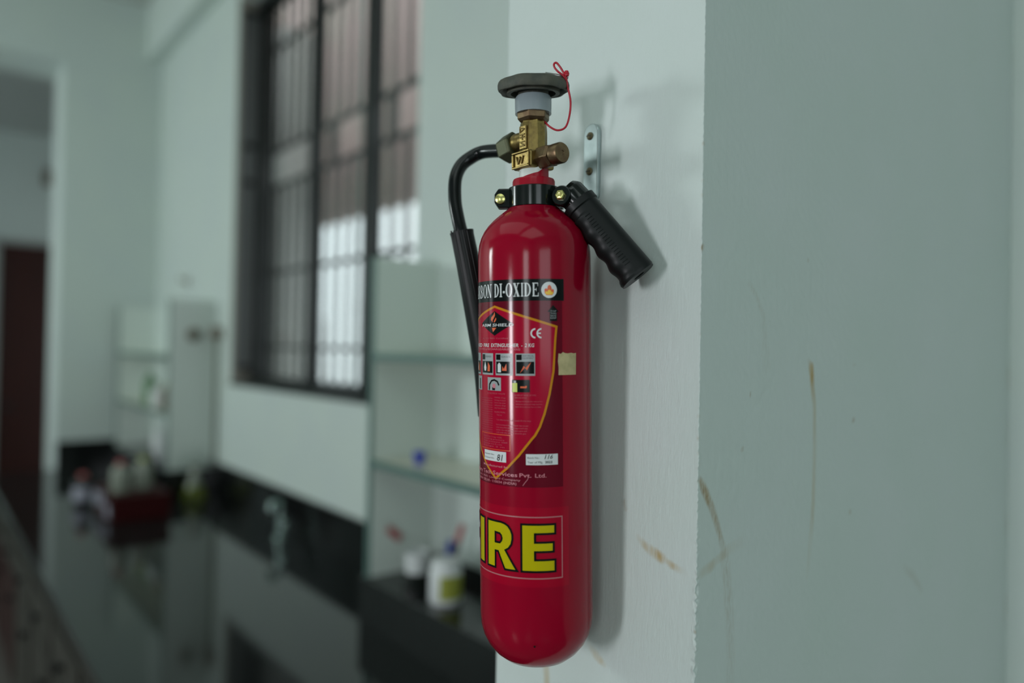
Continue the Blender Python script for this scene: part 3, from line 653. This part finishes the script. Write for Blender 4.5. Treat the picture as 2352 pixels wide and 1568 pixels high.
# grip
g0 = Vector((.0430, -.0165, .1415)); gend = Vector((.0985, -.0300, .0700)); gd = (gend - g0).normalized(); GL = (gend - g0).length
gx = Vector((0, -1, 0)); gx = (gx - gd * gx.dot(gd)).normalized(); gy = gd.cross(gx)     # gx faces the camera
low = gy if gy.z < 0 else -gy
if gy.z > 0: sgn_l = -1
else: sgn_l = 1
def wave(t, ang):
    """ang measured from camera-facing axis towards the underside"""
    r = .0156 + .0016 * t
    if t < .07: r += .0016
    under = max(0, math.sin(ang * 1.0))
    if t > .16: r += under * .0010 * math.cos((t - .16) / .84 * 2 * PI * 4.0 + .3) + under * .0010
    if t > .93: r += .0006 * under
    return r
bm = bmesh.new(); rings = []; n = 56; NS = 72
for k_ in range(NS + 1):
    t = k_ / NS; c = g0 + (gend - g0) * t; rg = []
    for i in range(n):
        a = 2 * PI * i / n; r = wave(t, a)
        if t > .985: r *= .965
        ca, sa = math.cos(a), math.sin(a)
        sq = 1 / (abs(ca) ** 4 + abs(sa) ** 4) ** .25; r *= (1 + (sq - 1) * .35)
        rg.append(bm.verts.new(c + (gx * ca + gy * sgn_l * sa) * r))
    rings.append(rg)
for a_, b_ in zip(rings, rings[1:]):
    for i in range(n): j = (i + 1) % n; bm.faces.new((a_[i], a_[j], b_[j], b_[i]))
bm.faces.new(rings[0])
hole = []
for i in range(n):
    a = 2 * PI * i / n; hole.append(bm.verts.new(gend + (gx * math.cos(a) + gy * sgn_l * math.sin(a)) * .0058))
deep = [bm.verts.new(v.co - gd * .012) for v in hole]
for i in range(n):
    j = (i + 1) % n; bm.faces.new((rings[-1][i], rings[-1][j], hole[j], hole[i])); bm.faces.new((hole[i], hole[j], deep[j], deep[i]))
bm.faces.new(deep)
grip = obj('handle_grip', bm, 'rubber', EX, smooth=True)
obj('grip_core', lathe([(0, 0), (.0056, 0), (.0056, .004), (.0028, .004), (.0028, .001), (0, .001)], 24, axis_m(gend - gd * .008, gd)), 'screw', grip, smooth=True)
rb = bmesh.new()
for k_ in range(19):
    t = .20 + .036 * k_; c = g0 + (gend - g0) * t
    P_ = []
    for a in (.05, .2, .38):
        r = wave(t, a) + .00025; ca, sa = math.cos(a), math.sin(a); sq = 1 / (abs(ca) ** 4 + abs(sa) ** 4) ** .25
        P_.append(c + (gx * ca + gy * sgn_l * sa) * r * (1 + (sq - 1) * .35))
    tube(P_, .00045, 6, 2, bm=rb)
obj('grip_rib', rb, 'rubber', grip, smooth=True)['kind'] = 'stuff'

# ------------------------------------------------------------------ printed labels wrapped round the cylinder
DEG = PI / 180
def wrap(bm, layer):
    """flat (degrees, z) -> cylinder"""
    bmesh.ops.triangulate(bm, faces=bm.faces[:])
    xs = [v.co.x for v in bm.verts]
    if not xs: return bm
    a = math.floor(min(xs) / 3) * 3
    while a < max(xs):
        bmesh.ops.bisect_plane(bm, geom=bm.verts[:] + bm.edges[:] + bm.faces[:], plane_co=(a, 0, 0), plane_no=(1, 0, 0)); a += 3
    r = R + .00010 + .00012 * layer
    for v in bm.verts:
        p, z = v.co.x * DEG, v.co.y
        v.co = (r * math.sin(p), -r * math.cos(p), z)
    for f in bm.faces:
        c = f.calc_center_median(); f.normal_update()
        if f.normal.x * c.x + f.normal.y * c.y < 0: f.normal_flip()
    return bm
def poly(L, bm=None):
    bm = bm or bmesh.new()
    for P in L:
        bm.faces.new([bm.verts.new((x, z, 0)) for x, z in P])
    return bm
def decal(name, bm, m, layer, parent, kind=None):
    wrap(bm, layer); me = bpy.data.meshes.new(name); bm.to_mesh(me); bm.free()
    me.polygons.foreach_set('use_smooth', [True] * len(me.polygons)); me.materials.append(M[m])
    o = bpy.data.objects.new(name, me); COL.objects.link(o); o.parent = parent
    return o
def rect(x0, x1, z0, z1): return [(x0, z0), (x1, z0), (x1, z1), (x0, z1)]
def circ(cx_, cz_, r, n=32): return [(cx_ + r / (R * DEG) * math.cos(2 * PI * i / n), cz_ + r * math.sin(2 * PI * i / n)) for i in range(n)]
def stroke(pts, w_, closed=False):
    """band of width w_ (metres) along pts (deg, z) -> list of quads with mitred joints"""
    k = R * DEG; P = [Vector((x * k, z)) for x, z in pts]; n = len(P); off = []
    for i in range(n):
        a = P[i - 1] if (i > 0 or closed) else None; b = P[(i + 1) % n] if (i < n - 1 or closed) else None
        d1 = (P[i] - a).normalized() if a is not None else None; d2 = (b - P[i]).normalized() if b is not None else None
        if d1 is None: d1 = d2
        if d2 is None: d2 = d1
        n1 = Vector((-d1.y, d1.x)); n2 = Vector((-d2.y, d2.x)); mm = (n1 + n2).normalized(); off.append(mm / max(.35, mm.dot(n1)) * w_ / 2)
    out = []
    for i in range(n if closed else n - 1):
        j = (i + 1) % n; q_ = [P[i] + off[i], P[j] + off[j], P[j] - off[j], P[i] - off[i]]; out.append([(v.x / k, v.y) for v in q_])
    return out
def text(s, x0, zb, h_, width=None, shear=0, bold=0, xr=None):
    """text mesh in (deg, z); x0 left edge (deg), zb baseline, h_ cap height (m); width in deg or xr right edge"""
    c = bpy.data.curves.new('t', 'FONT'); c.body = s; c.size = 1; c.shear = shear; c.offset = bold; c.resolution_u = 2
    o = bpy.data.objects.new('t', c); COL.objects.link(o); dg = bpy.context.evaluated_depsgraph_get(); dg.update()
    me = bpy.data.meshes.new_from_object(o.evaluated_get(dg)); bm = bmesh.new(); bm.from_mesh(me)
    bpy.data.objects.remove(o); bpy.data.meshes.remove(me); bpy.data.curves.remove(c)
    xs = [v.co.x for v in bm.verts]; mn, mx_ = min(xs), max(xs); cap = .70
    if xr is not None: width = xr - x0
    sx = (width / (mx_ - mn)) if width else (h_ / cap / (R * DEG))
    for v in bm.verts: v.co = ((v.co.x - mn) * sx + x0, zb + v.co.y / cap * h_, 0)
    return bm
def merge(*bms):
    o = bms[0]
    for b in bms[1:]:
        me = bpy.data.meshes.new('tmp'); b.to_mesh(me); b.free(); o.from_mesh(me); bpy.data.meshes.remove(me)
    return o

LB = decal('label_panel', poly([rect(-112, 27.0, -.1243, .0460)]), 'lab_mar', 0, EX)
LB['label'] = 'maroon printed label wrapped round the cylinder'
decal('header_band', poly([rect(-114, 29.0, .0462, .0662)]), 'lab_blk', 0, LB)
# bold condensed serif capitals: polygons in a unit box
def serifI(x, w_, st, sf=.10):
    return [[(x - st / 2, 0), (x + st / 2, 0), (x + st / 2, 1), (x - st / 2, 1)], [(x - w_ / 2, 0), (x + w_ / 2, 0), (x + w_ / 2, sf * .6), (x - w_ / 2, sf * .6)],
            [(x - w_ / 2, 1 - sf * .6), (x + w_ / 2, 1 - sf * .6), (x + w_ / 2, 1), (x - w_ / 2, 1)]]
def arc(cx_, cz_, rx, rz, ix, iz, a0, a1, n=14):
    out = []
    for i in range(n):
        p, q_ = math.radians(a0 + (a1 - a0) * i / n), math.radians(a0 + (a1 - a0) * (i + 1) / n)
        out.append([(cx_ + rx * math.cos(p), cz_ + rz * math.sin(p)), (cx_ + rx * math.cos(q_), cz_ + rz * math.sin(q_)),
                    (cx_ + ix * math.cos(q_), cz_ + iz * math.sin(q_)), (cx_ + ix * math.cos(p), cz_ + iz * math.sin(p))])
    return out
def glyph(ch):
    t = .26
    if ch == 'I': return serifI(.5, .95, .5)
    if ch == '-': return [rect(0, 1, .28, .44)]
    if ch == 'D': return serifI(.20, .40, t) + arc(.30, .5, .68, .5, .42, .44, -90, 90)
    if ch == 'O': return arc(.5, .5, .5, .52, .25, .46, 0, 360, 24)
    if ch == 'C': return arc(.52, .5, .5, .52, .26, .46, 38, 322, 20) + [rect(.84, .93, .66, 1.0)]
    if ch == 'E': return serifI(.20, .40, t) + [rect(.2, .92, 0, .07), rect(.2, .86, .93, 1), rect(.3, .60, .47, .53), [(.84, 0), (1, 0), (1.0, .28), (.94, .28)], [(.80, 1), (.92, 1), (.92, .74), (.87, .74)], rect(.60, .66, .38, .62)]
    if ch == 'X': return [[(.02, 1), (.34, 1), (.98, 0), (.66, 0)], [(.74, 1), (.84, 1), (.26, 0), (.16, 0)], rect(0, .42, .94, 1), rect(.60, 1, .94, 1), rect(0, .40, 0, .06), rect(.56, 1.02, 0, .06)]
    if ch == 'N': return [rect(.10, .20, 0, 1), rect(.80, .90, 0, 1), [(.05, 1), (.34, 1), (.90, 0), (.66, 0)], rect(0, .30, 0, .06), rect(.66, 1.04, .94, 1)]
    if ch == 'B': return serifI(.20, .40, t) + arc(.34, .74, .54, .26, .30, .20, -90, 90, 8) + arc(.34, .26, .62, .27, .36, .21, -90, 90, 8)
    if ch == 'R': return serifI(.20, .40, t) + arc(.34, .74, .54, .26, .30, .20, -90, 90, 8) + [[(.38, .50), (.62, .50), (1.0, 0), (.74, 0)]]
    if ch == 'A': return [[(.40, 1), (.56, 1), (.96, 0), (.68, 0)], [(.42, 1), (.50, 1), (.18, 0), (.08, 0)], rect(.24, .72, .30, .36), rect(0, .30, 0, .06), rect(.6, 1.04, 0, .06)]
    return []
lay = [('C', -89.5, -83), ('A', -82.5, -75.8), ('R', -75, -68.2), ('B', -67.5, -61.5), ('O', -60.6, -53.6), ('N', -53.0, -46.0),
       ('D', -42.1, -36.4), ('I', -35.6, -32.4), ('-', -31.6, -29.4), ('O', -28.5, -21.4), ('X', -20.6, -14.2), ('I', -13.0, -10.4), ('D', -9.6, -3.2), ('E', -2.0, 3.9)]
L = []
for ch, a, b_ in lay:
    for P in glyph(ch): L.append([(a + (b_ - a) * x, .0502 + .0125 * z) for x, z in P])
decal('header_lettering', poly(L), 'lab_wht', 2, LB)
decal('flame_roundel', poly([circ(14.0, .0561, .0074)]), 'lab_wht', 2, LB)
def flame(cx_, cz_, sx, sz):
    P = [(-.9, -.55), (-.55, -.95), (.55, -.95), (.9, -.55), (.95, 0), (.62, .25), (.55, -.1), (.42, .55), (.12, .95), (-.02, .45), (-.25, .8), (-.42, .1), (-.60, .35), (-.95, .1)]
    return [(cx_ + x * sx / (R * DEG), cz_ + z * sz) for x, z in P]
decal('flame_mark', poly([flame(14, .0560, .0047, .0050)]), 'lab_org', 3, LB)
decal('flame_mark', poly([flame(14, .0540, .0040, .0024)]), 'lab_gold', 4, LB)
# shield: crimson field with amber outline
half = [(0, .0417), (62.9, .0225), (62.4, .0185), (61.6, .0106), (59.6, -.0185), (55.6, -.0391), (50.8, -.0565), (46.2, -.0688), (41.6, -.0767), (38.3, -.0803), (26, -.0953), (14.1, -.1073), (0, -.1184)]
sc = -41.9
sh = [(sc + x, z) for x, z in half] + [(sc - x, z) for x, z in half[-2:0:-1]]
decal('shield_field', poly([sh]), 'lab_crim', 1, LB)
decal('shield_outline', poly(stroke(sh, .0021, True)), 'lab_yel', 2, LB)
# emblem
dm = decal('emblem_diamond', poly([[(-64.6, .0262), (-42.0, .0375), (-20.4, .0255), (-42.3, .0146)]]), 'lab_blk', 2, LB)
k = 1 / (R * DEG)
decal('emblem_flame', poly([[(-43.5 + x * k, .0255 + z) for x, z in P] for P in (
    [(-.0010, .0015), (-.0036, .0040), (-.0030, .0062), (-.0002, .0085), (.0016, .0112), (.0020, .0078), (.0002, .0052), (-.0012, .0035)],
    [(.0004, .0012), (.0008, .0030), (.0032, .0062), (.0036, .0042), (.0022, .0022)],
    [(-.0022, -.0035), (.0036, -.0035), (.0006, -.0064), (-.0008, -.0076)])]), 'lab_org', 3, LB)
decal('emblem_lettering', text('ABM SHIELD', -63.3, .0232, .0027, xr=-20.0, bold=.01, shear=.1), 'lab_wht', 4, LB)
decal('label_lettering', text('An ISO 9001 Certified', -62.5, .0116, .0012, xr=-26.5), 'lab_dim', 2, LB)
kd = 1 / (R * DEG)
decal('conformity_mark', poly([[(-4.1 + x, .0121 + z) for x, z in P] for P in (
    [[(a_ * 1, b_ * 1) for a_, b_ in q_] for q_ in arc(4.7, .0045, 4.7, .0047, 3.2, .0032, 90, 270, 12)] +
    [[(a_, b_) for a_, b_ in q_] for q_ in arc(10.4, .0045, 4.7, .0047, 3.2, .0032, 90, 270, 12)] + [rect(7.0, 9.9, .0038, .0052)])]), 'lab_wht', 2, LB)
decal('label_lettering', merge(text('BASED', -86, .0041, .0033, xr=-64, bold=.012, shear=.12), text('FIRE', -61, .0041, .0033, xr=-50.2, bold=.012, shear=.12), text('EXTINGUISHER', -47.5, .0041, .0033, xr=-15.5, bold=.012, shear=.12), text('-', -12.8, .0041, .0033, xr=-11.8, bold=.012), text('2 KG', -9.5, .0041, .0033, xr=-.5, bold=.012, shear=.12)), 'lab_wht', 2, LB)
decal('label_lettering', text('STORED TYPE TRUCK FIRE & RECHARGEABLE (CO2)', -104, .0012, .0018, xr=-14, shear=.1), 'lab_pink', 2, LB)
# class pictograms
def picto(x0, x1, z0=-.0221, z1=-.0018, kind='bolt'):
    fr_ = decal('pictogram_frame', poly([rect(x0, x1, z0, z1)]), 'lab_grey', 2, LB)
    decal('pictogram_field', poly([rect(x0 + .9, x1 - .9, z0 + .0018, z1 - .0075)]), 'lab_blk', 3, LB)
    decal('pictogram_key', poly([rect(x0 + .9, x0 + 6.2, z1 - .0060, z1 - .0010)]), 'lab_blk', 3, LB)
    cx_, cz_ = (x0 + x1) / 2, z0 + .0073
    if kind == 'bolt':
        decal('pictogram_mark', poly([[(cx_ - 5, cz_ - .0050), (cx_ - 1.3, cz_ + .0018), (cx_ + .4, cz_ - .0002), (cx_ + 5.8, cz_ + .0052), (cx_ + 1.8, cz_ - .0024), (cx_ - .2, cz_ + .0000)]]), 'lab_org', 4, LB)
    elif kind == 'gas':
        decal('pictogram_mark', poly([rect(cx_ - 7, cx_ - 3, cz_ - .0045, cz_ + .0030), rect(cx_ - 6, cx_ - 4, cz_ + .0030, cz_ + .0042)]), 'lab_wht', 4, LB)
        decal('pictogram_mark', poly([[(cx_ - 1.8, cz_ - .0030), (cx_ - 1.2, cz_ + .0012), (cx_ + .4, cz_ - .0012), (cx_ + 3.2, cz_ + .0036), (cx_ + 3.4, cz_ - .0030)]]), 'lab_org', 4, LB)
    else:
        decal('pictogram_mark', poly([[(cx_ - 5.5, cz_ - .0005), (cx_ - 3.2, cz_ + .0055), (cx_ - .8, cz_ - .0005), (cx_ - 1.6, cz_ - .0036), (cx_ - 4.6, cz_ - .0036)]]), 'lab_wht', 4, LB)
        decal('pictogram_mark', poly([[(cx_ + 1, cz_ - .0040), (cx_ + 2.2, cz_ + .0046), (cx_ + 5.2, cz_ + .0012), (cx_ + 5, cz_ - .0040)]]), 'lab_org', 4, LB)
picto(-18.7, .2); picto(-41.1, -21.5, kind='gas'); picto(-64.0, -44.6, kind='drop'); picto(-87, -68.8, kind='drop')
decal('pictogram_lettering', merge(text('ELECTRICAL', -11.6, -.0046, .0014, xr=-1), text('EQUIPMENT', -11.6, -.0068, .0014, xr=-1), text('GASES', -34, -.0056, .0016, xr=-24), text('LIQUIDS', -57, -.0056, .0016, xr=-47)), 'lab_text', 3, LB)
# instruction pictures
decal('instruction_picture', poly([rect(-53.3, -34.6, -.0366, -.0243), rect(-80, -65.6, -.0370, -.0236)]), 'lab_grey', 2, LB)
decal('instruction_mark', poly(stroke([(-50.5, -.0362), (-50, -.0310), (-47, -.0275), (-43, -.0266), (-39, -.0280), (-37, -.0315)], .0016) + [rect(-46, -42, -.0362, -.0335), rect(-72, -69, -.036, -.026)]), 'lab_blk', 3, LB)
decal('instruction_mark', poly([circ(-43.5, -.0322, .0022, 14)]), 'lab_pink', 3, LB)
decal('instruction_picture', poly([rect(-22.5, -4.9, -.0373, -.0258)]), 'lab_blk', 2, LB)
decal('instruction_mark', poly([rect(-22.0, -17.0, -.0371, -.0288)]), 'lab_lime', 3, LB)
decal('instruction_mark', poly([rect(-20.6, -18.2, -.0288, -.0266)]), 'lab_grey', 3, LB)
decal('instruction_mark', poly([rect(-14, -8, -.0335, -.0318), circ(-8.5, -.0320, .0009, 8)]), 'lab_org', 3, LB)
# small print
sp_ = []
def line(s, x0, x1, z, h_=.0013): sp_.append(text(s, x0, z, h_, xr=x1))
line('2) SQUEEZE VALVE', -54, -30, -.0398); line('3) AIM AT BASE OF FIRE', -20, 1, -.0406); line('FROM A SAFE DISTANCE', -19.5, -8, -.0430)
line('Recharge immediately after every use by a', -18.5, 7, -.0462); line('competent person and weigh once in a', -18.5, 6.5, -.0487); line('month. Do not store near heat or in direct', -19, 5.5, -.0512)
line('WARNING : CO2 gas', -43, -29.5, -.0435)
for i, s in enumerate(('discharge in closed', 'rooms may cause', 'suffocation. Keep', 'away from children')): line(s, -43, -29.5, -.0459 - .0024 * i)
line('INSPECTION :', -43, -29, -.0570); line('Check seal', -40, -34, -.0595); line('To be refilled when loss of weight exceeds 10% of the charge', -40.5, -4, -.0640)
for i, s in enumerate(('Service pressure and hydraulic test as per', 'rules every five years by approved test', 'station. Use only genuine spare parts and', 'refill with dry carbon dioxide gas')): line(s, -41, -6.5 - i * .8, -.0685 - .0024 * i)
for i in range(16): line('operate keep upright and aim', -66, -46, -.0445 - .0021 * i, .0011)
for i, s in enumerate(('Capacity 2 kg +5%', 'Working pressure', 'Test pressure 250', 'Discharge time 8 s min', 'Range 2 m')): line(s, -62, -34 + (i % 3) * 3, -.0805 - .0022 * i, .0012)
decal('small_print', merge(*sp_), 'lab_dim', 2, LB)['kind'] = 'stuff'
decal('print_box', poly(stroke([(-66, -.0770), (-24.8, -.0772), (-24.9, -.0916), (-66, -.0914)], .0006, True)), 'lab_org', 2, LB)
decal('serial_patch', poly([rect(-60.3, -29.2, -.1026, -.0930)]), 'lab_wht', 2, LB)
decal('serial_patch', poly([rect(-9.1, 21.6, -.1037, -.0937)]), 'lab_wht', 2, LB)
decal('serial_lettering', merge(text('Batch No.:', -7.6, -.0979, .0018, xr=4.0), text('Year of Mfg.', -7.6, -.1021, .0020, xr=7.0), text('Serial No', -59, -.0970, .0014, xr=-44), text('Tested On', -59, -.1005, .0014, xr=-44)), 'lab_text', 3, LB)
decal('serial_lettering', merge(text('116', 8.5, -.0982, .0040, xr=16.5, shear=.3), text('2022', 9.0, -.1021, .0021, xr=16.0, bold=.012), text('81', -40, -.1015, .0060, xr=-33, shear=.2)), 'lab_blk', 4, LB)
decal('maker_lettering', merge(text('Manufactured by', -62, -.1078, .0020, xr=-27, bold=.01), text('Safety Tech', -82, -.1150, .0036, xr=-48.5, bold=.012), text('Services', -45.8, -.1150, .0036, xr=-17.5, bold=.012), text('Pvt.', -15.5, -.1150, .0036, xr=-4, bold=.012), text('Ltd.', -.5, -.1150, .0036, xr=10.2, bold=.012),
      text('An ISO 9001 Limited Company', -80, -.1188, .0019, xr=-14.5), text('NEW DELHI - 110034 (INDIA)', -74, -.1224, .0023, xr=-18.5, bold=.01)), 'lab_pink', 3, LB)
decal('up_arrow', poly([[(17.8, .0424), (12.1, .0361), (14.3, .0361), (14.3, .0277), (21.6, .0277), (21.6, .0361), (23.4, .0361)]]), 'lab_blk', 2, LB)
decal('arrow_lettering', merge(*[text(s, 15.0, .0360 - .0021 * i, .0015, xr=20.9) for i, s in enumerate(('TOP', 'THIS', 'SIDE', 'KEEP'))]), 'lab_grey', 3, LB)
decal('scratch', poly(stroke([(-12.3, -.1228), (-9.8, -.1195), (-7.5, -.1168), (-6.4, -.1130)], .0005)), 'lab_pink', 4, LB)
# masking tape
tp_ = [(22.7, -.0218), (43.0, -.0220), (43.3, -.0018), (40, -.0022), (37, -.0016), (33, -.0021), (30, -.0018), (27.5, -.0007), (25.5, -.0024), (22.9, -.0020), (22.2, -.009), (22.9, -.015)]
decal('masking_tape', poly([tp_]), 'tape', 3, EX)['label'] = 'torn square of beige masking tape'
# FIRE sticker
ST = decal('fire_sticker', poly([rect(-118, 33.2, -.2160, -.1430)]), 'stk_red', 0, EX)
ST['label'] = 'red sticker with large yellow lettering'
decal('sticker_outline', poly(stroke([(-112, -.2078), (25.6, -.2078), (25.6, -.1516), (-112, -.1516)], .0011, True)), 'stk_line', 1, ST)
def G(x0, x1, P): return [[(x0 + (x1 - x0) * a, -.2015 + .0434 * b) for a, b in q_] for q_ in P]
Eg = [rect(0, .40, 0, 1), rect(.4, 1, .80, 1), rect(.4, .95, .42, .62), rect(.4, 1, 0, .25)]
Rg = [rect(0, .32, 0, 1), [(.32, 1), (.52, 1), (.64, .98), (.74, .94), (.82, .86), (.87, .76), (.87, .66), (.84, .55), (.76, .46), (.66, .41), (1.0, 0), (.64, 0), (.42, .36), (.32, .36),
      (.32, .55), (.48, .555), (.53, .60), (.55, .655), (.53, .71), (.48, .75), (.32, .76)]]
Ig = [rect(0, 1, 0, 1)]
Fg = [rect(0, .40, 0, 1), rect(.4, 1, .80, 1), rect(.4, .95, .40, .60)]
parts_ = [(-14.0, 18.4, Eg), (-54.6, -18.3, Rg), (-74.0, -60.9, Ig), (-112, -81, Fg)]
bm = bmesh.new(); poly([q_ for a, b_, P in parts_ for q_ in G(a, b_, P)], bm)
decal('sticker_lettering', bm, 'stk_yel', 3, ST)
# black outline: a line following every contour of the letters
Ec = [[(0, 0), (1, 0), (1, .25), (.4, .25), (.4, .42), (.95, .42), (.95, .62), (.4, .62), (.4, .8), (1, .8), (1, 1), (0, 1)]]
Fc = [[(0, 0), (.4, 0), (.4, .40), (.95, .40), (.95, .60), (.4, .60), (.4, .8), (1, .8), (1, 1), (0, 1)]]
Rc = [[(0, 0), (.32, 0), (.32, .36), (.42, .36), (.64, 0), (1.0, 0), (.66, .41), (.76, .46), (.84, .55), (.87, .66), (.87, .76), (.82, .86), (.74, .94), (.64, .98), (.52, 1), (0, 1)],
      [(.32, .55), (.48, .555), (.53, .60), (.55, .655), (.53, .71), (.48, .75), (.32, .76)]]
lay_b = []
for a, b_, P in ((-14.0, 18.4, Ec), (-54.6, -18.3, Rc), (-74.0, -60.9, [rect(0, 1, 0, 1)]), (-112, -81, Fc)):
    for q_ in G(a, b_, P): lay_b += stroke(q_, .0019, True)
decal('sticker_letter_outline', poly(lay_b), 'lab_blk', 4, ST)
decal('fire_chip', poly([circ(-2, -.2700, .0010, 8)]), 'lab_blk', 1, EX)

# ------------------------------------------------------------------ wall bracket
WB = thing('wall_bracket', 'zinc plated steel strip bracket screwed to the wall behind the extinguisher', 'bracket', (XP, .5505, 1.838))
bm = bmesh.new(); pts = []
w2 = .0105; z0, z1 = -.042, .040
for i in range(13):
    a = PI * i / 12; pts.append((w2 * math.cos(a), z1 - w2 + w2 * math.sin(a)))
for i in range(13):
    a = PI + PI * i / 12; pts.append((w2 * math.cos(a), z0 + w2 * .6 + w2 * .6 * math.sin(a)))
A = [bm.verts.new((-.0055, y, z)) for y, z in pts]; Bq = [bm.verts.new((-.0008, y, z)) for y, z in pts]
bm.faces.new(A); bm.faces.new(Bq[::-1])
for i in range(len(pts)): j = (i + 1) % len(pts); bm.faces.new((A[i], A[j], Bq[j], Bq[i]))
obj('back_plate', bm, 'zinc', WB, bevel=.0012, seg=3)
for z in (.027, -.010):
    s_ = obj('screw', lathe([(0, 0), (.0042, 0), (.0040, .0012), (.0026, .0022), (0, .0024)], 24, axis_m((-.0053, .001, z), (-1, 0, 0))), 'screw', WB, smooth=True)
    obj('screw_slot', box(-.0080, -.0074, -.0022, .0042, z - .0004, z + .0004), 'knob', s_)
obj('hook_tongue', boxes((-.045, -.0055, -.004, .010, -.043, -.040), (-.048, -.045, -.004, .010, -.056, -.040)), 'zinc', WB, bevel=.0008)
